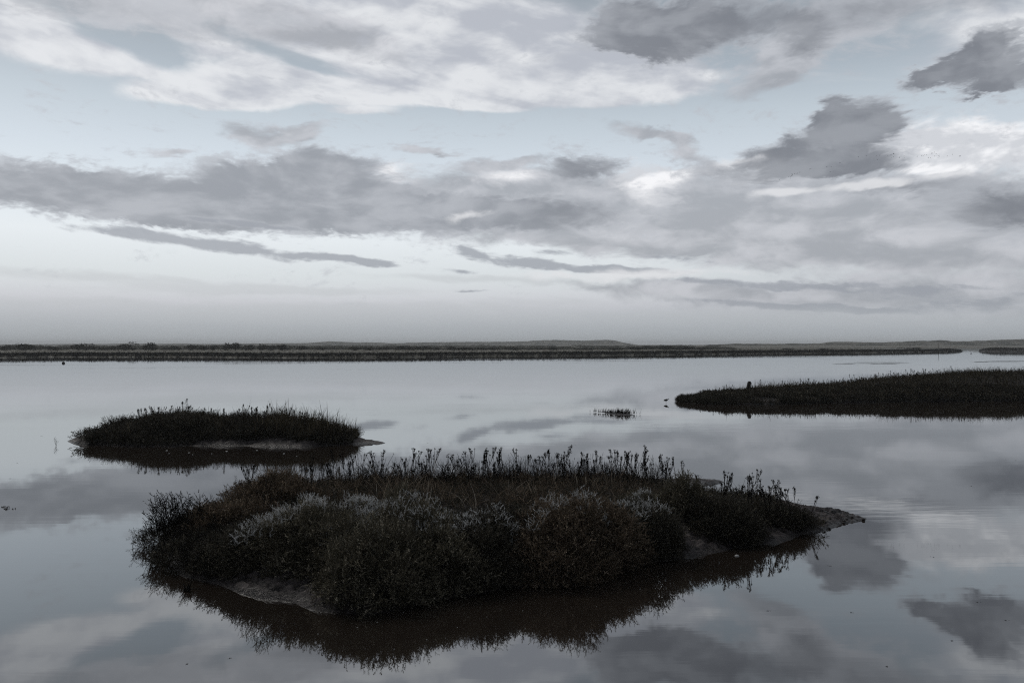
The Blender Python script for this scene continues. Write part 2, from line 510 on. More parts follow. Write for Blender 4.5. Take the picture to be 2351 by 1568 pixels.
# --- the front island
FRONT_PX = [(352,1250),(388,1288),(430,1330),(500,1342),(560,1362),(640,1382),(740,1402),(800,1408),(880,1408),(940,1394),(1010,1374),
    (1100,1364),(1200,1347),(1300,1330),(1380,1314),(1450,1299),(1540,1287),(1620,1270),(1700,1257),(1790,1246),(1850,1229),(1920,1209),
    (1996,1190),(1950,1180),(1890,1170),(1800,1156),(1710,1143),(1640,1133),(1590,1128),(1540,1118),
    (1400,1120),(1200,1124),(1000,1126),(850,1128),(720,1134),(600,1148),(500,1172),(430,1196),(375,1222)]
def front_top(x, y):
    right = sstep(3.9, 5.6, x)
    spit = sstep(15.6, 19.0, y) * sstep(2.2, 4.2, x)
    t = .52 * (1 - right) + .34 * right
    t = np.where(x > 5.4, t * (1 - .50 * sstep(5.4, 6.3, x)), t)
    t = t * (1 - .75 * spit)
    t = t * (1 - .45 * sstep(-4.9, -6.3, x))
    return t
front = Land(FRONT_PX, front_top, slope=.62, rough=.06, jag=.14, seed=3)
front.fine = .045
# the thin spit behind it
SPIT_PX = [(1440,1106),(1560,1100),(1640,1101.5),(1668,1107),(1640,1113),(1560,1119),(1440,1124)]
back_spit = Land(SPIT_PX, lambda x, y: .16 - .05 * sstep(4.2, 5.2, x), slope=.5, rough=.035, jag=.10, seed=13)

back_spit.fine = .02
# --- the left island
LEFT_PX = [(150,1013),(175,1020),(240,1024),(330,1026),(450,1024),(560,1024),(680,1027),(760,1023),(830,1020),(905,1017.5),(850,1012),
    (800,1004),(700,996),(560,990),(400,989),(280,993),(200,1002)]
def left_top(x, y):
    t = .78 * np.exp(-((x + 10.6) / 4.6) ** 4) + .08
    return t * (.84 + .32 * fbm(x * .8, y * .8, 6, 2))
left = Land(LEFT_PX, left_top, slope=.55, rough=.05, jag=.22, seed=21)
left.fine = .05

# --- the long bank on the right
RIGHT_PX = [(1545,921),(1580,925),(1650,928),(1740,929),(1850,926),(2000,924),(2200,922),(2500,919),(2760,917),(2760,885),(2500,884),
    (2200,888),(2000,896),(1800,905),(1650,913),(1580,918)]
def right_top(x, y):
    t = .10 + .30 * sstep(9.6, 14.0, x) + .28 * sstep(13, 20, x) + .42 * sstep(21.5, 25.5, x) + .30 * sstep(25, 33, x)
    return t
right = Land(RIGHT_PX, right_top, slope=.55, rough=.06, jag=.45, seed=31)

# --- the tiny mud islet
ISLET_PX = [(1376,946),(1400,951),(1425,953.5),(1462,953),(1440,949.5),(1410,946.5),(1385,944.5)]
islet = Land(ISLET_PX, lambda x, y: .07 + 0 * x, slope=.25, rough=.02, jag=.12, seed=41)

# --- far banks
FAR_PX = [(-420,824),(-150,823),(0,821.5),(60,821),(130,819.5),(200,820.5),(300,820),(420,820),(560,821.0),(700,821.5),(900,820.5),(1050,819),(1175,818),
    (1300,817.2),(1500,815),(1700,812.8),(1900,811),(2050,809.4),(2150,808),(2213,807)]
fp = [water_pt(*p) for p in FAR_PX]
fp += [(235, 420), (235, 560), (280, 900), (330, 1700), (-900, 1700), (-900, 250)]
def far_top(x, y):
    return .66 * (1.15 + .25 * fbm(x * .03, y * .03, 5, 3)) * (1 - .6 * sstep(280, 520, y - .12 * x))
M_MARSH = mud_mat('dry_marsh_ground', (.10, .095, .078), (.20, .185, .15), rough=.9, bump=.5, scale=.3)
far = Land(None, far_top, slope=.5, rough=.16, jag=1.6, seed=51, world_pts=fp)
FAR2 = [water_pt(2238, 807.2), water_pt(2300, 807.6), water_pt(2345, 808), water_pt(2420, 808), water_pt(2420, 806), water_pt(2330, 805.2), water_pt(2270, 804.8)]
far2 = Land(None, lambda x, y: .3 + .9 * np.exp(-((x - 236) / 14) ** 2), slope=.5, rough=.1, jag=1.5, seed=61, world_pts=FAR2)
FAR3 = [(150, 1000), (238, 735), (300, 715), (380, 700), (520, 690), (900, 690), (1600, 1500), (1600, 2500), (150, 2500)]
far3 = Land(None, lambda x, y: .8 + .4 * fbm(x * .02, y * .02, 8, 3), slope=.10, rough=.12, jag=5, seed=71, world_pts=FAR3)

# --- dunes on the skyline
M_DUNE, _b, _o = mat('dune_ground')
_p = _b.n('ShaderNodeNewGeometry').outputs['Position']
_v = _b.vm('MULTIPLY', _p, (1, 1, 2.2))
_n = _b.noise(_v, .035, 6, .65)
_n2 = _b.noise(_v, .16, 4, .7)
_c = _b.mix(_b.step(_b.m('MULTIPLY_ADD', _n, .55, _b.m('MULTIPLY', _n2, .45)), .43, .60), (.038, .042, .034), (.20, .19, .165))
_d = _b.n('ShaderNodeBsdfDiffuse'); _b.link(_c, _d.inputs['Color']); _b.link(_d.outputs[0], _o.inputs['Surface'])

def dune_field(name, x0, x1, y0, y1, n_x, n_y, prof, seed):
    xs, t = np.linspace(x0, x1, n_x), np.linspace(0, 1, n_y)
    X, T = np.meshgrid(xs, t)
    Y = y0 + (y1 - y0) * T
    H = np.interp(X, *prof)
    shape = np.sin(np.pi * np.clip(T, 0, 1)) ** .8
    big = fbm(X * .012, Y * .02, seed, 4, .55)
    sm = fbm(X * .05, Y * .06, seed + 9, 4, .6)
    Z = H * shape * (.72 + .5 * big) + (sm - .5) * np.minimum(H, 6) * .55 * shape - .6
    V = np.stack([X.ravel(), Y.ravel(), Z.ravel()], 1)
    idx = np.arange(n_x * n_y).reshape(n_y, n_x)
    Q = np.stack([idx[:-1, :-1].ravel(), idx[:-1, 1:].ravel(), idx[1:, 1:].ravel(), idx[1:, :-1].ravel()], 1)
    o = link(name, new_mesh(name, V, Q, M_DUNE, smooth=True))
    tag(o, kind='structure')
    return o

def prof_px(lst, d):
    """skyline pixels -> (x, height) at distance d"""
    return np.array([at(p[0], d) for p in lst]), np.array([max(CAMH + (HY - p[1]) * d / F, 0) for p in lst])

# ------------------------------------------------------------------ plants: templates
def norm(v): return v / np.maximum(np.linalg.norm(v, axis=-1, keepdims=True), 1e-9)

def ribbon(pts, w0, w1, side):
    """flat tapered strip along pts -> verts, quads"""
    pts = np.asarray(pts, float); n = len(pts)
    ws = np.linspace(w0, w1, n)[:, None] * .5
    V = np.concatenate([pts - side * ws, pts + side * ws])
    Q = np.array([[i, i + 1, n + i + 1, n + i] for i in range(n - 1)])
    return V, Q

class Soup:
    """a growing heap of quads"""
    def __init__(s): s.V, s.Q, s.n = [], [], 0
    def add(s, V, Q):
        V = np.asarray(V, float)
        s.V.append(V); s.Q.append(np.asarray(Q) + s.n); s.n += len(V)
    def get(s): return np.concatenate(s.V), np.concatenate(s.Q)

def leaf_quad(base, dirv, length, width, r):
    dirv = norm(np.asarray(dirv, float))
    s = norm(np.cross(dirv, norm(r.normal(size=3))))
    tip = base + dirv * length
    mid = base + dirv * length * .5
    return np.array([base, mid - s * width * .5, tip, mid + s * width * .5]), np.array([[0, 1, 2, 3]])

def stem_quads(pts, rad0, rad1):
    """a three-sided tapered stem"""
    pts = np.asarray(pts, float); n = len(pts)
    V = []
    for i, p in enumerate(pts):
        t = norm(pts[min(i + 1, n - 1)] - pts[max(i - 1, 0)])
        a = norm(np.cross(t, [.3, .9, .1])); b = np.cross(t, a)
        rr = rad0 + (rad1 - rad0) * i / max(n - 1, 1)
        for k in range(3):
            th = 2.0944 * k
            V.append(p + rr * (math.cos(th) * a + math.sin(th) * b))
    Q = [[3 * i + k, 3 * i + (k + 1) % 3, 3 * i + 3 + (k + 1) % 3, 3 * i + 3 + k] for i in range(n - 1) for k in range(3)]
    return np.array(V), np.array(Q)

def sprig(r, length=.15, leaves=13, leaf=.026, lw=.011, spread=.9):
    """upright shoot of fleshy leaves, grows along +z from the origin"""
    s = Soup()
    n = 4
    bend = r.normal(size=2) * .18 * length
    pts = [np.array([bend[0] * (i / n) ** 2, bend[1] * (i / n) ** 2, length * i / n]) for i in range(n + 1)]
    s.add(*ribbon(pts, .005, .0025, norm(r.normal(size=3))))
    for k in range(leaves):
        t = .15 + .85 * (k + r.random() * .6) / leaves
        p = np.array([bend[0] * t * t, bend[1] * t * t, length * t])
        a = r.random() * 6.283
        d = np.array([math.cos(a) * spread, math.sin(a) * spread, .45 + .7 * t])
        s.add(*leaf_quad(p, d, leaf * (.7 + .6 * r.random()), lw * (.8 + .5 * r.random()), r))
    return s.get()

def twig(r, length=.3, side_n=9, rad=.0035, side=.09, leaves=True):
    """dead-looking spiky twig: a stem with short side shoots"""
    s = Soup()
    n = 6
    b = r.normal(size=2) * .12 * length
    f = lambda t: np.array([b[0] * t * t + .012 * math.sin(9 * t + b[0] * 90), b[1] * t * t, length * t])
    s.add(*stem_quads([f(i / n) for i in range(n + 1)], rad, rad * .45))
    for k in range(side_n):
        t = .2 + .78 * (k + r.random()) / side_n
        p = f(t); a = r.random() * 6.283
        L = side * (1.15 - .75 * t) * (.6 + .8 * r.random())
        d = norm(np.array([math.cos(a), math.sin(a), .55 + .5 * r.random()]))
        e = p + d * L + np.array([0, 0, .25 * L])
        s.add(*ribbon([p, p + d * L * .55, e], rad * 1.3, rad * .7, norm(np.cross(d, r.normal(size=3)))))
        if leaves:
            for q in range(3):
                u = .3 + .7 * r.random()
                s.add(*leaf_quad(p + (e - p) * u, norm(d + r.normal(size=3) * .7), .018 + .014 * r.random(), .006, r))
    return s.get()

def blade(r, length=.4, width=.006, bend=.3, n=5):
    a = r.random() * 6.283
    o = np.array([math.cos(a), math.sin(a)])
    pts = [np.array([o[0] * bend * length * t ** 2.2, o[1] * bend * length * t ** 2.2, length * t * (1 - .25 * bend * t)]) for t in np.linspace(0, 1, n)]
    return ribbon(pts, width, width * .15, np.array([-o[1], o[0], 0]))

LAST_TONE = []        # tone of every face of the latest heap: one value per shoot
def tone(): return np.concatenate(LAST_TONE)

def scatter(templates, pos, up, scale, r, spin=True):
    """copies of the templates at pos, their z axis along up -> verts, quads (one heap)"""
    N = len(pos)
    up = norm(up)
    ref = norm(r.normal(size=(N, 3)))
    ax = norm(np.cross(up, ref)); ay = np.cross(up, ax)
    which = r.integers(0, len(templates), N)
    Vs, Qs, off = [], [], 0
    LAST_TONE.clear()
    tn = np.clip(.5 + .28 * r.normal(size=N), 0, 1)
    for k, (tv, tq) in enumerate(templates):
        sel = np.where(which == k)[0]
        if not len(sel): continue
        sc = scale[sel][:, None, None]
        W = (ax[sel][:, None, :] * tv[None, :, 0:1] + ay[sel][:, None, :] * tv[None, :, 1:2] + up[sel][:, None, :] * tv[None, :, 2:3]) * sc + pos[sel][:, None, :]
        Vs.append(W.reshape(-1, 3))
        Qs.append((tq[None] + (np.arange(len(sel)) * len(tv))[:, None, None] + off).reshape(-1, 4))
        off += len(sel) * len(tv)
        LAST_TONE.append(np.repeat(tn[sel], len(tq)))
    return np.concatenate(Vs), np.concatenate(Qs)

rs = np.random.default_rng(5)
SPRIGS = [sprig(rs, .12 + .05 * rs.random(), 12) for _ in range(7)]
SPRIGS_FAR = [sprig(rs, .16 + .05 * rs.random(), 6, .05, .018) for _ in range(5)]
TWIGS = [twig(rs, .26 + .12 * rs.random(), 9) for _ in range(7)]
TWIGS_BARE = [twig(rs, .28 + .14 * rs.random(), 7, leaves=False) for _ in range(5)]
BLADES = [blade(rs, .36 + .12 * rs.random(), .011, .15 + .6 * rs.random()) for _ in range(8)]
BLADES_FAR = [blade(rs, .42 + .14 * rs.random(), .014, .1 + .5 * rs.random(), 4) for _ in range(8)]

# material of each kind of plant
M_OLIVE = leaf_mat('olive_leaves', (.020, .019, .013), (.185, .164, .118), (.40, .36, .28), .11, trans=.25)
M_BROWN = leaf_mat('rusty_brown_leaves', (.024, .018, .012), (.225, .172, .122), (.44, .35, .26), .12, trans=.25)
M_DARK = leaf_mat('dark_leaves', (.011, .0105, .009), (.100, .090, .068), (.26, .23, .175), .09, trans=.2)
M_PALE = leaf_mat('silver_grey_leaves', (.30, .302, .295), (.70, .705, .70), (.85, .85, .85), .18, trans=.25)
M_TWIG = leaf_mat('dark_twigs', (.007, .006, .005), (.022, .018, .015), (.07, .06, .05), .03, trans=.0)
M_STALK = leaf_mat('dead_stalks', (.007, .0058, .005), (.024, .019, .015), None, trans=.0)
M_STRAW = leaf_mat('straw', (.14, .108, .078), (.36, .30, .235), (.52, .47, .40), .12, trans=.35)
M_GRASS = leaf_mat('marsh_grass_blades', (.014, .013, .009), (.120, .098, .062), (.24, .20, .14), .06, trans=.3)

# ------------------------------------------------------------------ shrubs of the front island
def dome(r, N, rx, ry, h, seed, lump=.30, fill=.22, lower=.0):
    """points over a lumpy dome, with outward normals"""
    u = r.random(N) * 6.283
    cz = lower + (1 - lower) * r.random(N)
    sz = np.sqrt(1 - cz ** 2)
    n = np.stack([np.cos(u) * sz, np.sin(u) * sz, cz], 1)
    l = 1 + lump * (fbm(n[:, 0] * 2.3 + 7 * seed, n[:, 1] * 2.3 + n[:, 2] * 1.9, seed, 3) - .5) * 2
    l += .16 * (fbm(n[:, 0] * 7 + 3 * seed, n[:, 1] * 7 + n[:, 2] * 6, seed + 50, 2) - .5) * 2
    l *= 1 - fill * r.random(N) ** 1.6
    p = n * l[:, None] * np.array([rx, ry, h])
    nn = norm(n / np.array([rx, ry, h]))
    return p, nn

def shrub(x, y, rx, ry, h, m, label, kind='shrub', cat='shrub', dens=1250, pale=0.0, spires=0, spire_h=.4, templates=None, tsc=1.0, seed=0, land=front,
          twiggy=0, mt=None, base=0.0, group='shrubs of the front island', lean=(0, -.0)):
    r = np.random.default_rng(1000 + seed)
    root = empty(kind, (x, y, base))
    area = 2 * math.pi * ((((rx * ry) ** 1.6 + (rx * h) ** 1.6 + (ry * h) ** 1.6) / 3) ** (1 / 1.6))
    N = int(area * dens)
    p, nn = dome(r, N, rx, ry, h, seed + 1)
    up = nn * .55 + np.array([0, 0, .45]) + r.normal(size=(N, 3)) * .62
    V, Q = scatter(templates or SPRIGS, p - nn * .05, up, (.75 + .55 * r.random(N)) * tsc, r)
    fo = link('foliage', new_mesh('foliage', V, Q, m, tone=tone()), root)
    # woody stems inside
    ns = 26
    s = Soup()
    for k in range(ns):
        a = r.random() * 6.283; q = .25 + .65 * r.random()
        e = np.array([math.cos(a) * rx * q, math.sin(a) * ry * q, h * (.35 + .45 * r.random()) * (1 - .4 * q)])
        mid = e * np.array([.45, .45, .62])
        s.add(*stem_quads([np.array([e[0] * .15, e[1] * .15, -.02]), mid, e], .012, .005))
    if twiggy:
        pp, n2_ = dome(r, twiggy, rx, ry, h, seed + 1, fill=.1)
        Vt, Qt = scatter(TWIGS, pp - n2_ * .06, n2_ * .6 + np.array([0, 0, .6]) + r.normal(size=(twiggy, 3)) * .35, .45 + .5 * r.random(twiggy), r)
        s.add(Vt, Qt)
    if spires:
        a = r.random(spires) * 6.283; q = np.sqrt(r.random(spires)) * .9
        pp = np.stack([np.cos(a) * q * rx, np.sin(a) * q * ry, h * np.sqrt(1 - q * q) * .75], 1)
        Vt, Qt = scatter(TWIGS, pp, np.array([0, 0, 1.0]) + r.normal(size=(spires, 3)) * .16, (.7 + .75 * r.random(spires)) * spire_h / .32, r)
        s.add(Vt, Qt)
    V, Q = s.get()
    link('stems', new_mesh('stems', V, Q, mt or M_TWIG), root)
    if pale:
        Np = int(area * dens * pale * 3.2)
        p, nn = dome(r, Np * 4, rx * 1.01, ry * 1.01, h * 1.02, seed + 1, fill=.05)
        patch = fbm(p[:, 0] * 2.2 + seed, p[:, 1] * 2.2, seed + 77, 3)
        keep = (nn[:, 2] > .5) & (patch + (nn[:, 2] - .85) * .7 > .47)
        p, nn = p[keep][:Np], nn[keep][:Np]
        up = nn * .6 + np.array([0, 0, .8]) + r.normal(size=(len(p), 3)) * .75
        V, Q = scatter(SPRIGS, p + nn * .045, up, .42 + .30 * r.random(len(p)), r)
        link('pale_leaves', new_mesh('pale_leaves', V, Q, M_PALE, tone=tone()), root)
    tag(root, label, cat, group)
    if land is not None:
        land.bumps.append((x, y, rx * .60, ry * .60, base + h * .50))
    return root

SHRUBS = [
 # x, y, rx, ry, h, material, label, extras
 (-1.85, 11.16, .98, .84, .82, M_OLIVE, 'lowest olive shrub, bulging down onto the water just right of the big bare mud patch', dict()),
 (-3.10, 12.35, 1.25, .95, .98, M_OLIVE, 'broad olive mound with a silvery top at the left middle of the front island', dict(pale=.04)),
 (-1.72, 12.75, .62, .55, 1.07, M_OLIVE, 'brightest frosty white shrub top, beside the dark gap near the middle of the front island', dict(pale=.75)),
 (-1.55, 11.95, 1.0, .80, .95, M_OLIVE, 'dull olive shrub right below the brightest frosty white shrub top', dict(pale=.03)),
 (-2.55, 11.80, .95, .70, .90, M_OLIVE, 'olive brown shrub joining the silvery left mound to the lowest shrub at the front', dict()),
 (-1.05, 11.45, .70, .55, .74, M_OLIVE, 'olive shrub just right of the lowest shrub, above a dark strip of mud', dict()),
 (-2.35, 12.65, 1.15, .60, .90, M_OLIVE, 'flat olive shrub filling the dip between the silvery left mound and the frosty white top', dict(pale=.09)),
 (.12, 12.35, .80, .60, .86, M_DARK, 'low dark shrub filling the dip left of the tallest dome', dict()),
 (1.45, 12.75, .70, .60, .88, M_BROWN, 'brown shrub leaning against the right flank of the tallest dome', dict()),
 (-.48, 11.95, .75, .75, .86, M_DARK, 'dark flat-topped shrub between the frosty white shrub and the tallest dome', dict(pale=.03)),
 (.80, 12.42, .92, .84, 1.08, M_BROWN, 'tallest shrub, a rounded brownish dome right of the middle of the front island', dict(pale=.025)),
 (.60, 11.85, .85, .50, .62, M_BROWN, 'low dark shrub at the waterline in front of the tallest brownish dome', dict()),
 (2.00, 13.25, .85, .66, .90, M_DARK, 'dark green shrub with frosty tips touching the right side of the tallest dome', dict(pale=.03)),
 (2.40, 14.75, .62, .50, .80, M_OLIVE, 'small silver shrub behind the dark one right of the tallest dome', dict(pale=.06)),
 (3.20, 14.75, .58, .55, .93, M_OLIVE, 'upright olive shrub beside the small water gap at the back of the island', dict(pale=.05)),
 (3.75, 14.20, .75, .52, .68, M_DARK, 'dark leafy shrub above the small bare mud mound on the right', dict(twiggy=60)),
 (4.75, 15.05, 1.0, .50, .30, M_DARK, 'low grassy dark shrub at the right end before the mud spit', dict(twiggy=140, spires=14, spire_h=.22, base=.10)),
 (3.90, 13.98, .42, .26, .34, M_DARK, 'small dark round shrub at the waterline between the two right-hand mud patches', dict(twiggy=40)),
 (-4.62, 15.55, .98, .90, .98, M_BROWN, 'brown green shrub at the back left corner, below the first dead stalks', dict(twiggy=60)),
 (-4.90, 14.20, .95, .80, .68, M_BROWN, 'rusty brown shrub on the left slope between the twiggy end and the silvery mound', dict(twiggy=140, spires=16, spire_h=.26)),
 (-5.80, 14.15, .72, .62, .32, M_DARK, 'spiky twiggy bush at the far left end of the front island, leaning over water', dict(twiggy=420, spires=95, spire_h=.50, dens=420)),
 (-4.00, 12.30, 1.0, .66, .62, M_DARK, 'low dark shrub right above the big bare mud patch at the front', dict(twiggy=90)),
 (-4.92, 12.85, .80, .72, .40, M_DARK, 'dark tangled bush at the front left, its twigs dipping into the water', dict(twiggy=380, spires=30, spire_h=.28, dens=520)),
]
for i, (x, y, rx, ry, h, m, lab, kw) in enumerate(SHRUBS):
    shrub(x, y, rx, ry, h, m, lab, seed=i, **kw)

# terrain goes in once every shrub has pushed its root mound up
front.build('front_island', .032, M_MUD)
left.build('left_island', .09, M_MUD)
right.build('right_island', .14, M_MUD)
islet.build('mud_islet', .04, M_MUD)
far.build('far_bank', 4.0, M_MARSH, pad=6)
back_spit.build('mud_spit', .05, M_MUD)
far2.build('far_islet', 1.0, M_MUD_FAR, pad=3)
far3.build('far_marsh', 9.0, M_MARSH, pad=12)
dune_field('dunes', at(560, 2300), at(1455, 2300), 2150, 2450, 300, 16, prof_px(
    [(560,789),(700,787),(760,783.5),(830,786),(920,787),(1000,785.5),(1060,785),(1130,784),(1210,783),(1270,781),(1290,780.5),(1330,782.5),(1370,781),(1400,780.5),(1425,784),(1455,791)], 2300), 3)
dune_field('dunes', at(-200, 2600), at(760, 2600), 2500, 2700, 240, 10, prof_px([(-200,790),(100,790),(300,788.5),(500,789),(640,787.5),(760,789.5)], 2600), 12)
dune_field('dunes', at(1640, 1250), at(2700, 1250), 1130, 1370, 380, 18, prof_px(
    [(1640,790.5),(1700,788.5),(1900,788),(1925,784.5),(2060,784.5),(2090,783),(2140,782.5),(2160,780.5),(2190,782),(2260,780.5),(2340,779),(2450,778),(2700,779)], 1250), 23)

# ------------------------------------------------------------------ ground cover and grass (uncountable)
def scatter_on(land, N, cond, r, lo=None, hi=None):
    lo = land.poly.min(0) if lo is None else np.array(lo); hi = land.poly.max(0) if hi is None else np.array(hi)
    x, y = lo[0] + (hi[0] - lo[0]) * r.random(N), lo[1] + (hi[1] - lo[1]) * r.random(N)
    z = land.z(x, y); d = land.dist(x, y)
    k = cond(x, y, z, d)
    return np.stack([x[k], y[k], z[k]], 1)

def stuff(name, P_, templates, m, r, sc=(.8, .5), tilt=.3, parent=None, lean=(0, 0, 1), vary=True):
    N = len(P_)
    hv_ = .40 + 1.2 * fbm(P_[:, 0] * 1.9, P_[:, 1] * 1.9, 91, 3) if vary else 1.0
    V, Q = scatter(templates, P_ - np.array([0, 0, .01]), np.array(lean, float) + r.normal(size=(N, 3)) * tilt, (sc[0] + sc[1] * r.random(N)) * hv_, r)
    o = link(name, new_mesh(name, V, Q, m, tone=tone()))
    return tag(o, kind='stuff')

r = np.random.default_rng(77)
MUDPATCH = [(water_pt(610, 1365), .95, .5), (water_pt(690, 1385), .7, .42), (water_pt(1585, 1262), .55, .55), (water_pt(1430, 1296), .35, .28), (water_pt(1770, 1235), .75, .35), (water_pt(1690, 1250), .3, .2)]
def off_mud(x, y):
    k = np.ones(x.shape, bool)
    for (mx, my), rx, ry in MUDPATCH:
        k &= ((x - mx) / rx) ** 2 + ((y - my) / ry) ** 2 > 1
    return k
spit = lambda x, y: ~((x > 5.6 + .25 * np.sin(y * 3)) | ((y > 17.0) & (x > 3.4)))
# dark low growth filling the hollows between the shrubs
P_ = scatter_on(front, 60000, lambda x, y, z, d: (d > .10) & off_mud(x, y) & spit(x, y) & (z < .75), r)
stuff('ground_cover', P_, SPRIGS, M_DARK, r, (.7, .6), .5)
# brown undergrowth along the back of the island
P_ = scatter_on(front, 22000, lambda x, y, z, d: (d > .1) & (y > 14.4 + .10 * np.abs(x)) & (x < 3.0) & (x > -4.4) & (z < .8), r)
stuff('undergrowth', P_, TWIGS + SPRIGS + SPRIGS, M_BROWN, r, (.6, .5), .4)
P_ = scatter_on(front, 5200, lambda x, y, z, d: (d > .05) & (y > 17.0) & (x < 3.6) & (x > -4.2), r)
stuff('undergrowth', P_, TWIGS + TWIGS_BARE, M_TWIG, r, (.7, .75), .2)
# dry straw in the hollow behind the frosty shrubs
P_ = scatter_on(front, 5500, lambda x, y, z, d: (fbm(x * .9, y * .9, 4, 2) > .42) & (y > 14.2) & (y < 17.3) & (x > -2.8) & (x < 2.2), r)
stuff('dry_grass', P_, BLADES, M_STRAW, r, (.8, .7), .6, vary=False)
P_ = scatter_on(front, 1500, lambda x, y, z, d: (d > .15) & (x > 3.6) & (x < 5.6) & (y > 13.6), r)
stuff('marsh_grass', P_, BLADES, M_GRASS, r, (.5, .6), .4)

P_ = scatter_on(front, 5200, lambda x, y, z, d: (d > .05) & (y > 16.7) & (x < 3.55) & (x > -4.3), r)
STEMS = [twig(rs, .42 + .16 * rs.random(), 4, .005, .12, leaves=False) for _ in range(6)]
stuff('dead_stems', P_, STEMS, M_STALK, r, (.55, .6), .20)

# left island
lm = [(water_pt(560, 1023), 1.8, .30), (water_pt(700, 1025), 1.2, .22)]
def off_lm(x, y):
    k = np.ones(x.shape, bool)
    for (mx, my), rx, ry in lm: k &= ((x - mx) / rx) ** 2 + ((y - my) / ry) ** 2 > 1
    return k
ends = lambda x, d: (x > at(195, 27.6)) & (x < at(815, 28.3))
P_ = scatter_on(left, 42000, lambda x, y, z, d: (d > .04) & off_lm(x, y) & ends(x, d), r)
stuff('ground_cover', P_, SPRIGS_FAR + TWIGS[:3], M_DARK, r, (.7, .75), .45)
P_ = scatter_on(left, 16000, lambda x, y, z, d: (d > .35) & off_lm(x, y) & ends(x, d) & (fbm(x * .8, y * .8, 14, 2) > .38) & ((x > -9.2) | (r.random(len(x)) < .35)), r)
stuff('marsh_grass', P_, BLADES_FAR, M_GRASS, r, (.55, .75), .2, lean=(.05, 0, 1))

P_ = scatter_on(left, 9000, lambda x, y, z, d: (d > .2) & off_lm(x, y) & (x > at(590, 28.5)) & (x < at(825, 28.3)) & (r.random(len(x)) < .25 + .75 * sstep(at(825, 28.3), at(740, 28.3), x)), r)
stuff('marsh_grass', P_, BLADES_FAR, M_GRASS, r, (.85, 1.0), .13, lean=(.08, 0, 1))

rmp = [(water_pt(1757, 926.5), .8, .45), (water_pt(1665, 928), .6, .35)]
def off_rm(x, y):
    k = np.ones(x.shape, bool)
    for (mx, my), rx, ry in rmp: k &= ((x - mx) / rx) ** 2 + ((y - my) / ry) ** 2 > 1
    return k
# right bank
P_ = scatter_on(right, 60000, lambda x, y, z, d: (d > -.06) & (d < 2.6) & off_rm(x, y) & (x > 12), r, hi=(40, 51))
stuff('ground_cover', P_, SPRIGS_FAR, M_DARK, r, (1.0, .8), .4)
P_ = scatter_on(right, 60000, lambda x, y, z, d: (d > -.06) & off_rm(x, y) & (x < 40) & (x > 12), r)
stuff('ground_cover', P_, SPRIGS_FAR, M_DARK, r, (1.0, .9), .4)
P_ = scatter_on(right, 60000, lambda x, y, z, d: (d > .1) & off_rm(x, y) & (x < 40) & (x > 12.5) & ((y < 53.5) | (fbm(x * .5, y * .5, 24, 2) > .5)), r)
stuff('marsh_grass', P_, BLADES_FAR, M_GRASS, r, (.7, .7), .22, lean=(.1, 0, 1))

P_ = scatter_on(right, 90000, lambda x, y, z, d: (d > -.05) & (x > 9.9) & (x < 13), r, hi=(14, 53))
stuff('ground_cover', P_, SPRIGS_FAR + TWIGS[:2], M_DARK, r, (.4, .6), .4)
# far bank: dark growth over its face, paler marsh behind
TUFT_BIG = []
for k in range(6):
    s_ = Soup()
    for q in range(9):
        v_, q_ = blade(rs, .45 + .35 * rs.random(), .10, .3 + .7 * rs.random(), 3)
        s_.add(v_ + np.array([*(rs.normal(size=2) * .22), 0]), q_)
    TUFT_BIG.append(s_.get())
P_ = scatter_on(far, 700000, lambda x, y, z, d: (d > .1) & (d < 7) & (np.abs(x) < .74 * y) & (y < 420), r, lo=(-240, 180), hi=(240, 420))
P_ = P_[:24000]
M_FARVEG = leaf_mat('far_bank_growth', (.009, .010, .008), (.024, .023, .018), None, scale=.15)
M_FARPALE = leaf_mat('far_marsh_growth', (.08, .077, .064), (.21, .20, .165), None, scale=.05, trans=.5)
stuff('marsh_growth', P_, TUFT_BIG, M_FARVEG, r, (.5, .45), .4)
P_ = scatter_on(far, 60000, lambda x, y, z, d: (d > 6.5) & (np.abs(x) < .74 * y), r, lo=(-420, 200), hi=(420, 620))[:15000]
stuff('marsh_growth', P_, TUFT_BIG, M_FARPALE, r, (.35, .35), .45)
P_ = scatter_on(far2, 16000, lambda x, y, z, d: d > .2, r)[:1500]
stuff('marsh_growth', P_, TUFT_BIG, M_FARVEG, r, (.7, .7), .3)

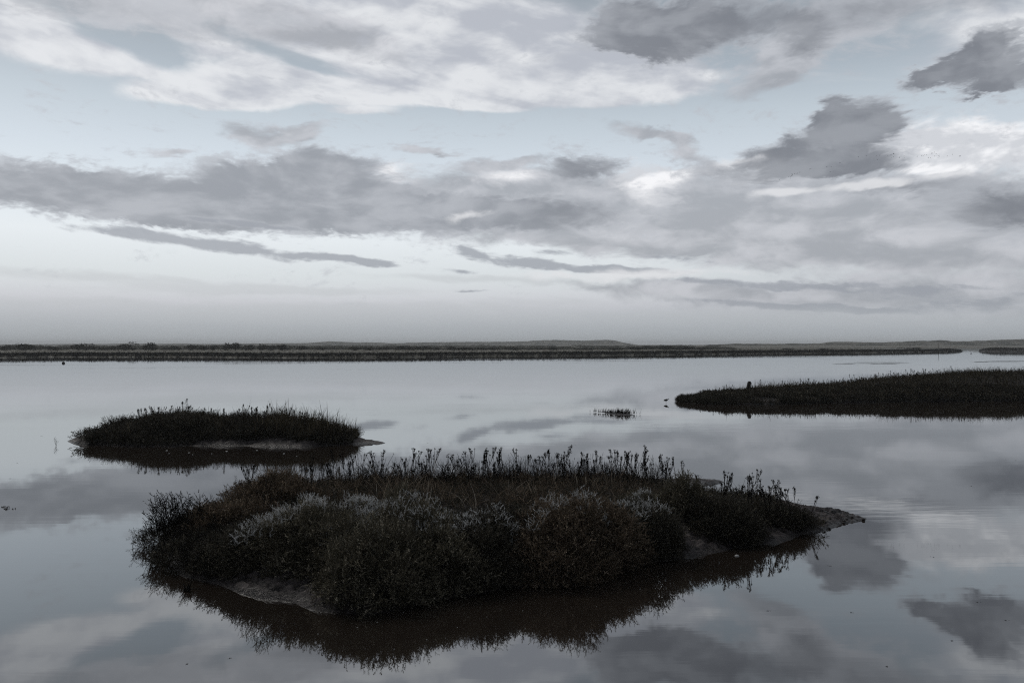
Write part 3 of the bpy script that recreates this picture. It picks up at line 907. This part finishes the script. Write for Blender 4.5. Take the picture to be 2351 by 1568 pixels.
# ------------------------------------------------------------------ dead flower stalks (one thing each: stem > seed heads)
def stalk_meshes(r, H):
    st, sd, heads = Soup(), Soup(), []
    b = r.normal(size=2) * .10 * H
    ph = r.random() * 6
    f = lambda t: np.array([b[0] * t * t + .010 * math.sin(7 * t + ph), b[1] * t * t + .008 * math.sin(6 * t + 2 * ph), H * t])
    st.add(*stem_quads([f(i / 7) for i in range(8)], .0062, .0040))
    def head(p, d, sz):
        hs_ = Soup()
        heads.append(hs_)
        for q in range(int(7 + r.integers(0, 6))):
            dd = norm(d + r.normal(size=3) * .55)
            hs_.add(*leaf_quad(p + r.normal(size=3) * sz * .28, dd, sz * (.7 + .7 * r.random()), sz * .42, r))
    head(f(1.0), np.array([0, 0, 1.0]), .027); head(f(.95), np.array([0, 0, 1.0]), .021)
    nb = int(r.integers(4, 9))
    for k in range(nb):
        t = .48 + .46 * (k + r.random()) / nb
        p = f(t); a = r.random() * 6.283
        out = .14 + .22 * r.random()
        d = norm(np.array([math.cos(a) * out, math.sin(a) * out, 1.0]))
        L = H * (1.02 - t) * (.45 + .55 * r.random())
        e = p + d * L * .6 + np.array([0, 0, L * .4])
        st.add(*stem_quads([p, p + d * L * .55, e], .0044, .0032))
        head(e, np.array([0, 0, 1.0]) + d * .5, .022 + .012 * r.random())
    for k in range(int(r.integers(4, 10))):     # withered leaves low on the stem
        t = .15 + .45 * r.random(); a = r.random() * 6.283
        sd.add(*leaf_quad(f(t), np.array([math.cos(a), math.sin(a), -.3 + .8 * r.random()]), .045, .010, r))
    return st.get(), sd.get(), [h_.get() for h_ in heads]
rk = np.random.default_rng(404)
STALK = []
for k in range(12):
    H = .50 + .26 * k / 11
    (v1, q1), (v2, q2), hd = stalk_meshes(rk, H)
    STALK.append((new_mesh('stem', v1, q1, M_STALK), new_mesh('withered_leaves', v2, q2, M_STALK), [new_mesh('seed_head', v3, q3, M_STALK) for v3, q3 in hd]))
def place_stalk(x, y, z, label, group, sc=1.0, lean=.10):
    a, b_, hd = STALK[int(rk.integers(0, len(STALK)))]
    root = empty('dead_stalk', (x, y, z - .03), rk.random() * 6.283)
    root.rotation_euler = (rk.normal() * lean, rk.normal() * lean, rk.random() * 6.283)
    root.scale = (sc,) * 3
    link('stem', a, root); link('withered_leaves', b_, root)
    for h_ in hd: link('seed_head', h_, root)
    tag(root, label, 'dead plant', group)
def along(land, px_list, d_lo, d_hi, n, label, group, sc=(.85, .3), lean=.09, clump=.12):
    cl = None
    for i in range(n):
        if cl is None or rk.random() < .45:
            cl = (px_list[0] + (px_list[1] - px_list[0]) * (i + rk.random()) / n, d_lo + (d_hi - d_lo) * rk.random())
        d = cl[1] + rk.normal() * clump
        x = at(cl[0], d) + rk.normal() * clump * 1.1
        z = float(land.z(np.array([x]), np.array([d]))[0])
        if z < .02: continue
        place_stalk(x, d, z, label, group, sc[0] + sc[1] * rk.random(), lean)

G1 = 'dead flower stalks along the back edge of the front island'
along(front, (715, 1110), 16.8, 18.0, 96, 'thin dark dead stalk on the back edge, left of the island middle', G1, (.36, .78), .16)
along(front, (1110, 1440), 17.2, 18.1, 92, 'thin dark dead stalk on the back edge, behind the tallest dome', G1, (.40, .80), .16)
along(front, (1420, 1565), 17.2, 18.2, 30, 'tall dark forked dead stalk at the right end of the back row', G1, (.8, .36), .14)
G2 = 'dead flower stalks on the right end of the front island'
along(front, (1650, 1855), 14.9, 15.4, 36, 'short dark dead stalk among grass at the right end before the mud spit', G2, (.7, .45), .18)
along(front, (520, 720), 15.4, 16.4, 10, 'short dark dead stalk rising from the back left corner shrub', 'dead flower stalks at the back left corner', (.8, .4), .12)
# the stalks of the other islands are too small and many to count: one heap for each island
def stalk_heap(land, n, cond, lo=None, hi=None, sc=(.4, .35)):
    P_ = scatter_on(land, n, cond, rk, lo, hi)
    tp = []
    for a, b_, hd in STALK:
        vv, qq, off = [], [], 0
        for me_ in [a, b_] + hd:
            v1 = np.empty(len(me_.vertices) * 3, np.float32); me_.vertices.foreach_get('co', v1)
            q1 = np.empty(len(me_.loops), np.int32); me_.loops.foreach_get('vertex_index', q1)
            vv.append(v1.reshape(-1, 3)); qq.append(q1.reshape(-1, 4) + off); off += len(v1) // 3
        tp.append((np.concatenate(vv), np.concatenate(qq)))
    stuff('dead_stalks', P_, tp, M_STALK, rk, sc, .12)
stalk_heap(left, 620, lambda x, y, z, d: (z > .38) & (x > at(290, 29)) & (x < at(800, 29)) & (y > 28.6), sc=(.4, .65))
stalk_heap(right, 900, lambda x, y, z, d: (d > .9) & (x > 11.3) & (x < 38), hi=(38, 59), sc=(.45, .4))

# ------------------------------------------------------------------ tall grass plumes
def grass_clump(root, r, n, L, wd, lean, m):
    s = Soup()
    for k in range(n):
        v, q = blade(r, L * (.65 + .5 * r.random()), wd, .1 + .25 * r.random(), 6)
        sh = lean * (.7 + .6 * r.random())
        v = v + np.stack([v[:, 2] * sh, 0 * v[:, 2], 0 * v[:, 2]], 1) + np.array([*(r.normal(size=2) * .02), 0])
        s.add(v, q)
    V, Q = s.get()
    return link('blades', new_mesh('blades', V, Q, m), root)
x, y = at(985, 17.2), 17.2
g = empty('grass_clump', (x, y, float(front.z(np.array([x]), np.array([y]))[0])))
grass_clump(g, rk, 9, .80, .010, .32, M_STRAW)
tag(g, 'pale tall grass clump leaning right among the dark stalks at the back', 'grass')
for i in range(7):
    px_ = [415, 560, 605, 655, 745, 765, 800][i]
    d = 29.3 if i < 5 else 28.8
    x = at(px_, d)
    g = empty('grass_plume', (x, d, float(left.z(np.array([x]), np.array([d]))[0])))
    grass_clump(g, rk, 4, [.6, .95, .95, .8, .8, .8, .7][i], .016, .16, M_GRASS)
    tag(g, 'tall thin grass plume rising above the crest of the left island', 'grass', 'grass plumes of the left island')
for i, (px_, d) in enumerate([(1820, 51), (1850, 51.5), (2035, 53), (2052, 53.2), (2180, 56), (2270, 57)]):
    x = at(px_, d)
    g = empty('grass_plume', (x, d, float(right.z(np.array([x]), np.array([d]))[0])))
    grass_clump(g, rk, 4, .75, .022, .08, M_GRASS)
    tag(g, 'tall thin grass plume rising above the crest of the right bank', 'grass', 'grass plumes of the right bank')

# low shrubs of the left island
for i, (px_, d, rx, ry, h, m, lab, pl) in enumerate([
        (262, 28.4, 1.3, .7, .36, M_DARK, 'low dark shrub near the left tip of the left island', 0),
        (400, 28.6, 1.5, .9, .62, M_DARK, 'dark shrub on the left half of the left island, at its waterline', 0),
        (430, 29.6, 1.4, .8, .36, M_OLIVE, 'greenish pale topped shrub on the crest of the left island', .05),
        (590, 28.3, 1.2, .5, .45, M_DARK, 'dark shrub hanging over the bare mud of the left island', 0),
        (710, 28.4, 1.5, .5, .45, M_OLIVE, 'olive low shrub on the right half of the left island', 0)]):
    x = at(px_, d)
    zb = max(float(left.z(np.array([x]), np.array([d]))[0]) - .15, 0)
    shrub(x, d, rx, ry, h, m, lab, seed=60 + i, dens=330, templates=SPRIGS_FAR, pale=pl, land=None, base=zb, twiggy=40, group='shrubs of the left island')

# grass tufts of the tiny islet and the sprigs standing in the water
for i, (px_, py_, n, L) in enumerate([(1368, 947, 5, .22), (1380, 947.5, 8, .24), (1392, 948, 9, .26), (1405, 949, 18, .26), (1418, 950, 26, .32), (1428, 950.5, 26, .30), (1438, 951, 20, .32), (1450, 951.3, 12, .26)]):
    x, y = water_pt(px_, py_)
    t = empty('grass_tuft', (x, y, .03))
    s = Soup()
    for k in range(n * 2):
        v, q = blade(rk, L * (.5 + .6 * rk.random()), .028, .2 + .5 * rk.random(), 4)
        s.add(v + np.array([rk.normal() * .17, rk.normal() * .12, 0]), q)
    V, Q = s.get()
    link('blades', new_mesh('blades', V, Q, M_TWIG), t)
    tag(t, 'small dark grass tuft growing on the tiny mud islet', 'grass', 'grass tufts of the mud islet')
for px_, py_, L, lab in [(305, 1258, .20, 'lone spiky twig standing in the water left of the front island'), (127, 1023.5, .30, 'small sprig standing in the water left of the left island')]:
    x, y = water_pt(px_, py_)
    v, q = twig(rk, L, 12, .0045, .10, leaves=False)
    if px_ == 127:
        v2, q2 = twig(rk, L * .8, 10, .006, .12)
        q = np.concatenate([q, q2 + len(v)]); v = np.concatenate([v, v2 + np.array([.05, 0, 0])])
    o = link('twig', new_mesh('twig', v - np.array([0, 0, .02]), q, M_TWIG), None, (x, y, 0))
    tag(o, lab, 'twig')
# broken stub in the water by the front left bush
x, y = water_pt(430, 1357)
s = Soup()
s.add(*stem_quads([(-.05, 0, -.03), (-.035, 0, .05), (-.06, .01, .11)], .022, .008))
s.add(*stem_quads([(-.01, 0, -.03), (.0, .01, .06), (.012, 0, .10)], .028, .010))
s.add(*stem_quads([(.03, 0, -.03), (.03, 0, .06), (.055, .01, .15)], .018, .006))
s.add(*stem_quads([(.0, 0, .02), (.10, .02, .035), (.19, .03, .02)], .010, .004))
V, Q = s.get()
tag(link('driftwood', new_mesh('driftwood', V, Q, M_TWIG), None, (x, y, 0)), 'dark jagged driftwood stub in the water beside the front left bush', 'driftwood')

# ------------------------------------------------------------------ solids: posts, birds, foam
def lathe(prof, n=14, axis=(0, 0, 1), at_=(0, 0, 0)):
    """profile [(radius, height)] turned about an axis"""
    ax = norm(np.asarray(axis, float)); a = norm(np.cross(ax, [.31, .2, .9] if abs(ax[2]) < .8 else [1, 0, 0])); b = np.cross(ax, a)
    V = [np.asarray(at_) + ax * h + rr * (math.cos(6.2832 * k / n) * a + math.sin(6.2832 * k / n) * b) for rr, h in prof for k in range(n)]
    Q = [[i * n + k, i * n + (k + 1) % n, (i + 1) * n + (k + 1) % n, (i + 1) * n + k] for i in range(len(prof) - 1) for k in range(n)]
    return np.array(V), np.array(Q)

def plain_mat(name, lo, hi, rough=.7, scale=20, stretch=(1, 1, 1)):
    m, b, out = mat(name)
    tcn = b.n('ShaderNodeTexCoord').outputs['Object']
    c = b.mix(b.noise(b.vm('MULTIPLY', tcn, stretch), scale, 5, .6), lo, hi)
    p = b.n('ShaderNodeBsdfPrincipled'); b.link(c, p.inputs['Base Color'])
    p.inputs['Roughness'].default_value = rough
    b.link(p.outputs[0], out.inputs['Surface'])
    return m
M_WOOD = plain_mat('wet_timber', (.012, .010, .009), (.035, .030, .026), .7, 9, (6, 6, 1))
M_FEATHER = plain_mat('dark_plumage', (.010, .010, .010), (.030, .027, .024), .7, 30)
M_WHITE = plain_mat('white_plumage', (.55, .50, .50), (.75, .70, .69), .7, 30)
M_FOAM = plain_mat('foam', (.30, .30, .29), (.55, .55, .54), .8, 60)
M_LEAFBITS = plain_mat('floating_weed', (.010, .010, .009), (.03, .027, .022), .7, 40)

d = 50.0; x = at(1716, d)
zg = float(right.z(np.array([x]), np.array([d]))[0])
v, q = lathe([(.10, -.3), (.125, .0), (.12, .35), (.115, .62), (.10, .70), (.06, .735), (.001, .74)], 10)
v[:, 0] *= 1 + .06 * np.sin(v[:, 2] * 9)
po = link('wooden_post', new_mesh('wooden_post', v, q, M_WOOD), None, (x, d, zg + .02))
po.rotation_euler = (0, R(11), 0)
tag(po, 'stubby dark wooden post leaning right on the crest of the right bank', 'post')

def wader(px_, py_, label, face=1, sc=1.0):
    x, y = water_pt(px_, py_)
    root = empty('bird', (x, y, 0))
    # body, neck and head as one turned surface bent along the back
    v, q = lathe([(.002, -.155), (.018, -.12), (.050, -.07), (.066, -.01), (.064, .045), (.046, .085), (.030, .112), (.027, .13), (.028, .15), (.020, .172), (.006, .186)], 12, (1, 0, 0))
    t = np.clip((v[:, 0] - .05) / .14, 0, 1)
    v[:, 2] += .085 * t ** 1.3 - .05 * np.clip((-v[:, 0] - .03) / .13, 0, 1)
    v[:, 1] *= .85
    v[:, 0] -= .03 * t
    bo = link('body', new_mesh('body', v + np.array([0, 0, .185]), q, M_FEATHER, True), root)
    bv, bq = stem_quads([(.145, 0, .268), (.19, 0, .258), (.235, 0, .240)], .006, .002)
    link('bill', new_mesh('bill', bv, bq, M_TWIG), root)
    for sgn in (-1, 1):
        lv, lq = stem_quads([(.0, .022 * sgn, .14), (-.012, .022 * sgn, .075), (.004, .022 * sgn, -.02)], .006, .004)
        link('leg', new_mesh('leg', lv, lq, M_TWIG), root)
    wv_, wq = lathe([(.001, -.15), (.018, -.10), (.034, -.03), (.036, .02), (.02, .06), (.001, .075)], 8, (1, 0, 0))
    for sgn in (-1, 1):
        w2 = wv_.copy(); w2[:, 1] = w2[:, 1] * .45 + .048 * sgn; w2[:, 2] += .20 - .06 * np.clip(-w2[:, 0], 0, .15)
        link('wing', new_mesh('wing', w2, wq, M_FEATHER, True), root)
    root.rotation_euler = (0, 0, 0 if face > 0 else math.pi)
    root.scale = (sc,) * 3
    tag(root, label, 'bird')
wader(1529.5, 925.5, 'small dark wading bird standing in shallow water off the tip of the right bank', 1, 1.0)

def duck(px_, py_, label, m_back, sc=1.0, face=1, group=None):
    x, y = water_pt(px_, py_)
    root = empty('water_bird', (x, y, 0))
    v, q = lathe([(.002, -.24), (.05, -.19), (.11, -.10), (.13, 0), (.115, .10), (.06, .17), (.002, .20)], 14, (1, 0, 0))
    v[:, 2] = v[:, 2] * .85 + .06 + .06 * np.clip(-v[:, 0] - .12, 0, 1)
    link('body', new_mesh('body', v, q, m_back, True), root)
    v, q = lathe([(.04, 0), (.034, .08), (.04, .13), (.048, .17), (.04, .21), (.002, .235)], 12, (.18, 0, 1), (.14, 0, .06))
    link('head', new_mesh('head', v, q, M_FEATHER, True), root)
    bv, bq = stem_quads([(.20, 0, .235), (.25, 0, .225), (.275, 0, .222)], .016, .010)
    link('bill', new_mesh('bill', bv, bq, M_TWIG), root)
    root.scale = (sc,) * 3
    root.rotation_euler = (0, 0, 0 if face > 0 else math.pi)
    tag(root, label, 'bird', group)
duck(1151, 826.0, 'pale backed water bird floating before the far bank near the middle', M_WHITE, 1.25, -1)
duck(2229.5, 812.0, 'dark water bird floating in the gap left of the far right islet', M_FEATHER, 1.25, 1)
duck(2346.5, 812.0, 'dark water bird floating at the far right edge below the islet', M_FEATHER, 1.25, -1)

# round float on the left
x, y = water_pt(145.5, 834.2)
root = empty('mooring_buoy', (x, y, 0))
v, q = lathe([(.002, -.2), (.17, -.16), (.26, -.04), (.27, .06), (.24, .17), (.15, .25), (.06, .28), (.05, .31), (.002, .315)], 16)
link('float', new_mesh('float', v, q, M_WOOD, True), root)
th = np.linspace(0, math.pi, 8)
v, q = stem_quads([(.06 * math.cos(t), 0, .30 + .07 * math.sin(t)) for t in th], .014, .014)
link('lifting_ring', new_mesh('lifting_ring', v, q, M_WOOD), root)
tag(root, 'dark round buoy floating alone below the far bank on the left', 'buoy')

# thin poles on the far shore
for px_, d, h, lab in [(2154.5, 388, 3.6, 'thin pole standing on the far bank near its right end'), (1446.5, 620, 4.6, 'thin pole on the far marsh just right of the long dune')]:
    x = at(px_, d)
    v, q = lathe([(.10, -.5), (.09, h * .6), (.07, h), (.001, h + .05)], 8)
    tag(link('pole', new_mesh('pole', v, q, M_WOOD), None, (x, d, .6)), lab, 'pole')

# foam flecks, floating weed
def fleck(sz, r, th=.012):
    n = 11
    a = np.linspace(0, 6.2832, n, endpoint=False)
    rr = sz * (.65 + .5 * r.random(n))
    ring = np.stack([np.cos(a) * rr, np.sin(a) * rr * .8, np.zeros(n)], 1)
    V = np.concatenate([ring, ring * .62 + np.array([0, 0, th])])
    Q = [[k, (k + 1) % n, n + (k + 1) % n, n + k] for k in range(n)]
    me = new_mesh('foam_fleck', V, [np.array(Q), np.array([[n + k for k in range(n)]])], M_FOAM, True)
    return me
x, y = water_pt(1692, 1276)
tag(link('foam_fleck', fleck(.042, rk, .015), None, (x, y, .002)), 'largest white foam fleck floating right below the small bare mud mound', 'foam')
FL = [fleck(.022 + .006 * k, rk) for k in range(4)]
for px_, py_ in [(383, 1034.5), (388, 1041), (434, 1039.5), (442, 1044), (486, 1041.5), (652, 1041.5), (681, 1047.5), (520, 1036), (590, 1034)]:
    x, y = water_pt(px_, py_)
    tag(link('foam_fleck', FL[int(rk.integers(0, 4))], None, (x, y, .002)), 'white foam fleck floating on the dark reflection of the left island', 'foam', 'foam flecks below the left island')
FS = [fleck(.005 + .0025 * k, rk, .003) for k in range(3)]
for px_, py_ in [(926, 1406), (744, 1474), (730, 1455), (866, 1428), (1050, 1440), (1118, 1416), (1200, 1402), (820, 1440), (980, 1468), (1370, 1392), (905, 1490), (1470, 1352)]:
    x, y = water_pt(px_, py_)
    tag(link('foam_fleck', FS[int(rk.integers(0, 3))], None, (x, y, .002)), 'tiny white foam fleck on the brown reflection of the front island', 'foam', 'foam flecks below the front island')
def weed(sz, r):
    s = Soup()
    for k in range(7):
        p = np.array([r.normal() * sz, r.normal() * sz * .5, .004])
        dd = np.array([r.normal(), r.normal() * .6, .25 + .3 * r.random()])
        v, q = stem_quads([p, p + norm(dd) * sz * .5 + np.array([0, 0, .004]), p + norm(dd * np.array([1, 1, .2])) * sz], sz * .16, sz * .08)
        s.add(v, q)
    return s.get()
for px_, py_, sz, lab in [(8, 1164, .05, 'dark clump of floating weed at the left edge, the upper of two'), (17, 1168.5, .06, 'dark clump of floating weed at the left edge, the lower of two')]:
    x, y = water_pt(px_, py_)
    V, Q = weed(sz, rk)
    tag(link('floating_weed', new_mesh('floating_weed', V, Q, M_LEAFBITS), None, (x, y, .0)), lab, 'weed')
WB = []
for k in range(5):
    v, q = weed(.022, rk); WB.append(new_mesh('floating_weed', v, q, M_LEAFBITS))
for k in range(26):
    px_ = rk.random() * 2351; py_ = 860 + 680 * rk.random() ** 1.3
    x, y = water_pt(px_, py_)
    if min(abs(front.dist(np.array([x]), np.array([y]))[0]), 9) < .5 or front.dist(np.array([x]), np.array([y]))[0] > 0 or left.dist(np.array([x]), np.array([y]))[0] > -.5 or right.dist(np.array([x]), np.array([y]))[0] > -.5: continue
    o = link('floating_weed', WB[k % 5], None, (x, y, 0))
    o.scale = (.5 + .012 * y, .5 + .012 * y, .4); o.rotation_euler = (0, 0, rk.random() * 6.28)
    tag(o, 'tiny dark scrap of weed floating on open water', 'weed', 'scraps of weed on the open water')

# clods on the right mud spit
CL = []
for k in range(4):
    v, q = lathe([(.03, -.02), (.045, .01), (.04, .03), (.02, .045), (.001, .05)], 7)
    v[:, :2] *= (1 + .35 * rk.normal(size=(len(v), 1)) * .5)
    CL.append(new_mesh('mud_clod', v, q, M_MUD, True))
for k in range(22):
    x = 5.75 + 1.5 * rk.random(); y = 15.0 + .75 * rk.random() + .15 * (x - 5.7)
    z = float(front.z(np.array([x]), np.array([y]))[0])
    if z < 0: continue
    o = link('mud_clod', CL[k % 4], None, (x, y, z)); o.scale = (.5 + .6 * rk.random(),) * 3
    tag(o, 'dark lump of mud lying on the pointed mud spit at the right', 'mud clod', 'mud lumps on the right spit')

# thin dark solids standing in for wind ripples that reflect dark, far right
def streak(pts, name):
    V, Q, off = [], [], 0
    for cx, cy, rx, ry in pts:
        n = 24
        a = np.linspace(0, 6.2832, n, endpoint=False)
        rr = 1 + .25 * np.sin(3 * a + cx) + .12 * rk.normal(size=n)
        x0, y0 = water_pt(cx, cy)
        ring = np.stack([x0 + np.cos(a) * rx * rr, y0 + np.sin(a) * ry * rr, np.full(n, -.01)], 1)
        inn = ring.copy(); inn[:, 0] = x0 + (ring[:, 0] - x0) * .6; inn[:, 1] = y0 + (ring[:, 1] - y0) * .6; inn[:, 2] = .03
        V += [ring, inn]
        Q.append((off, n)); off += 2 * n
    VV = np.concatenate(V)
    quads = np.array([[o + k, o + (k + 1) % n, o + n + (k + 1) % n, o + n + k] for o, n in Q for k in range(n)])
    caps = np.array([[o + n + k for k in range(n)] for o, n in Q])
    tag(link(name, new_mesh(name, VV, [quads, caps], M_MUD_FAR, True)), kind='structure')
streak([(2012, 832.2, 5.5, .55), (1975, 834.3, 4.0, .4), (2050, 834.0, 3.0, .4), (1940, 836.0, 2.2, .3), (2030, 835.6, 2.6, .25)], 'ripple_streaks')
streak([(2330, 829.0, 5.5, .5), (2290, 830.4, 5.0, .35), (2255, 831, 1.4, .2)], 'ripple_streaks')

# ------------------------------------------------------------------ bushes on the far bank
def far_bush_mesh(r, n, cs):
    pos, sizes = [], []
    V, Q, off = [], [], 0
    N = n
    k = r.integers(0, 6, N)
    cen = np.stack([r.normal(size=6) * .42, r.normal(size=6) * .42, .45 + .30 * r.random(6)], 1)
    rad = .32 + .22 * r.random(6)
    u = norm(r.normal(size=(N, 3)))
    p = cen[k] + u * (rad[k] * (.55 + .5 * r.random(N)))[:, None]
    p[:, 2] = np.maximum(p[:, 2], .02)
    a = norm(u + r.normal(size=(N, 3)) * .6); b_ = norm(np.cross(a, r.normal(size=(N, 3))))
    s = (cs * (.6 + .8 * r.random(N)))[:, None]
    V = np.stack([p - a * s, p - b_ * s * .5, p + a * s, p + b_ * s * .5], 1).reshape(-1, 3)
    Q = np.arange(4 * N).reshape(N, 4)
    return V, Q
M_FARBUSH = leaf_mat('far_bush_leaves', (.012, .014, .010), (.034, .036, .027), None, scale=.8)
FB, FT = [], []
for k in range(7):
    v, q = far_bush_mesh(rk, 620, .075); FB.append(new_mesh('foliage', v, q, M_FARBUSH))
    s = Soup()
    for j in range(5): s.add(*stem_quads([(0, 0, -.1), (rk.normal() * .15, rk.normal() * .15, .3), (rk.normal() * .35, rk.normal() * .35, .6)], .03, .01))
    v, q = s.get(); FT.append(new_mesh('trunk', v, q, M_TWIG))
def far_bush(px_, d, wdt, hgt, label, group='bushes along the far bank', zg=None):
    zg = float(far.z(np.array([at(px_, d)]), np.array([d]))[0])
    root = empty('bush', (at(px_, d), d, zg))
    k = int(rk.integers(0, 7))
    link('foliage', FB[k], root); link('trunk', FT[k], root)
    root.scale = (wdt / 1.6, wdt / 1.8, hgt)
    root.rotation_euler = (0, 0, rk.random() * 6.28)
    tag(root, label, 'bush', group)
far_bush(52, 330, 9.0, 2.7, 'tallest dark bush on the far bank, second from the left edge')
far_bush(8, 330, 7.5, 2.1, 'big dark bush on the far bank at the left edge')
for px_, wd, hg in [(78, 6, 1.3), (110, 4, 1.1), (130, 6, 1.5), (180, 5, 1.5), (197, 5, 1.7), (220, 6, 1.7), (240, 4, 1.3), (262, 4, 1.4), (288, 6, 2.0), (305, 3.5, 1.2), (333, 7, 2.0), (350, 4.5, 1.5),
        (382, 4, 1.2), (410, 5, 1.5), (440, 5, 1.4), (468, 5, 1.6), (490, 4.5, 1.7), (520, 8, 2.0), (540, 5, 1.6), (565, 5, 1.5), (600, 6, 1.5), (625, 5, 1.4), (645, 6, 1.5), (660, 5, 1.4), (690, 5, 1.1),
        (740, 5, 1.2), (815, 6, 1.3), (850, 6, 1.3)]:
    far_bush(px_, 325 + 40 * rk.random(), wd * 1.1, hg * (.85 + .95 * rk.random()), 'dark rounded bush in the row along the left half of the far bank')
for px_, wd, hg in [(885, 7, 1.5), (910, 7, 1.6), (930, 6, 1.9), (945, 8, 2.1), (970, 6, 1.5), (1000, 5, 1.3), (1040, 6, 1.6), (1060, 9, 1.7), (1085, 8, 1.6), (1110, 6, 1.5), (1135, 5, 1.3), (1178, 7, 1.6), (1215, 4, 1.1),
        (1240, 5, 1.3), (1270, 5, 1.3), (1330, 5, 1.3), (1350, 4, 1.0), (1410, 5, 1.1), (1470, 8, 1.8), (1500, 9, 1.9), (1530, 10, 2.1), (1560, 10, 2.0), (1590, 8, 1.8), (1612, 6, 1.3), (1810, 6, 1.0), (1890, 5, .9), (2090, 7, 1.2)]:
    far_bush(px_, 330 + 60 * rk.random() + (40 if px_ > 1450 else 0), wd * 1.2, hg * (.6 + .45 * rk.random()), 'dark rounded bush in the row along the middle and right of the far bank')
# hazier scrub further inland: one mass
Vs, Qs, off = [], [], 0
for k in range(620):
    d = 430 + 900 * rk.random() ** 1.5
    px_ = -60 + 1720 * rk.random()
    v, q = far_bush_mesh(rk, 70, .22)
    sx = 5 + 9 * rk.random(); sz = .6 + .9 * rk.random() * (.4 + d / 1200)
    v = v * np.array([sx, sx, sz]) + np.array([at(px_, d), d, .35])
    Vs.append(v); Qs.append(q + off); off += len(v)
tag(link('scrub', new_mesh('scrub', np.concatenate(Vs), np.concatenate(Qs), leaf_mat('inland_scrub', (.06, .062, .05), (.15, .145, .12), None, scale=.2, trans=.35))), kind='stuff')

# ------------------------------------------------------------------ two flocks of birds in the air
def flying_bird(r, flap):
    v, q = lathe([(.001, -.24), (.03, -.16), (.055, -.04), (.05, .06), (.028, .14), (.024, .20), (.012, .25), (.001, .28)], 8, (1, 0, 0))
    body = new_mesh('body', v, q, M_FEATHER, True)
    ws = []
    for sg in (-1, 1):
        pts = np.array([(0, .02 * sg, .02), (.01, .22 * sg, .02 + .20 * flap), (-.05, .50 * sg, .02 + .30 * flap)])
        ch = np.array([.13, .12, .03])
        up = np.stack([pts + np.array([1, 0, 0]) * ch[:, None] * .5, pts - np.array([1, 0, 0]) * ch[:, None] * .5])
        V = np.concatenate([up[0] + [0, 0, .006], up[1] + [0, 0, .004], up[0] - [0, 0, .006], up[1] - [0, 0, .004]])
        Q = [[0, 1, 4, 3], [1, 2, 5, 4], [6, 9, 10, 7], [7, 10, 11, 8], [0, 6, 7, 1], [1, 7, 8, 2], [3, 4, 10, 9], [4, 5, 11, 10], [2, 8, 11, 5], [0, 3, 9, 6]]
        ws.append(new_mesh('wing', V, np.array(Q), M_FEATHER))
    return body, ws
BK = [flying_bird(rk, f) for f in (.9, .4, -.2, -.7)]
F1 = [(55,492),(145,458),(164,473),(165,455),(174,450),(178,441),(176,432),(201,430),(222,430),(247,418),(342,387),(353,381),(502,368),(543,369),(535,412),(627,326)]
F2 = [(798,275),(872,263),(970,260),(1000,257),(975,300),(1074,260),(1104,252),(1130,240),(1125,246),(1135,247),(1110,277),(1127,272),(1182,280),(1226,266),(1232,277),
      (1353,267),(1390,261),(1405,262),(1420,253),(1440,250),(1454,281),(1473,281),(1489,233),(1489,240),(1509,231),(1527,244),(1537,258),(1514,264),(1553,262),(1557,269),
      (1546,283),(1632,263),(1680,251),(1745,268),(1752,260),(1755,264)]
for fl, d0, lab, grp in ((F1, 330, 'tiny dark bird flying in the small left flock, before the dark cloud', 'left flock of flying birds'),
                         (F2, 380, 'tiny dark bird flying in the long right flock, before the white cloud', 'right flock of flying birds')):
    for i, (zx, zy) in enumerate(fl):
        px_, py_ = (2900 + zx / 2.501) / 1.6333, (480 + zy / 2.501) / 1.6333
        d = d0 + 30 * rk.random()
        root = empty('flying_bird', (at(px_, d), d, CAMH + (HY - py_) * d / F))
        root.rotation_euler = (0, rk.normal() * .1, math.pi + rk.normal() * .4)
        body, ws = BK[i % 4]
        link('body', body, root)
        for w_ in ws: link('wing', w_, root)
        tag(root, lab, 'bird', grp)

# ------------------------------------------------------------------ haze: one box of air round everything on the ground
HZ0, HZ1, HW = -1.5, 24.0, 7600.0
hv = np.array([(x, y, z) for z in (HZ0, HZ1) for x, y in ((-HW, -HW), (HW, -HW), (HW, HW), (-HW, HW))])
hq = np.array([[3, 2, 1, 0], [4, 5, 6, 7], [0, 1, 5, 4], [1, 2, 6, 5], [2, 3, 7, 6], [3, 0, 4, 7]])
M_HAZE, _b, _o = mat('haze')
_p = _b.n('ShaderNodeVolumePrincipled')
_p.inputs['Color'].default_value = (.97, .98, .99, 1)
_p.inputs['Density'].default_value = 0.00022
_p.inputs['Density Attribute'].default_value = ''
_p.inputs['Anisotropy'].default_value = .1
_b.link(_p.outputs[0], _o.inputs['Volume'])
tag(link('haze', new_mesh('haze', hv, hq, M_HAZE)), kind='stuff')
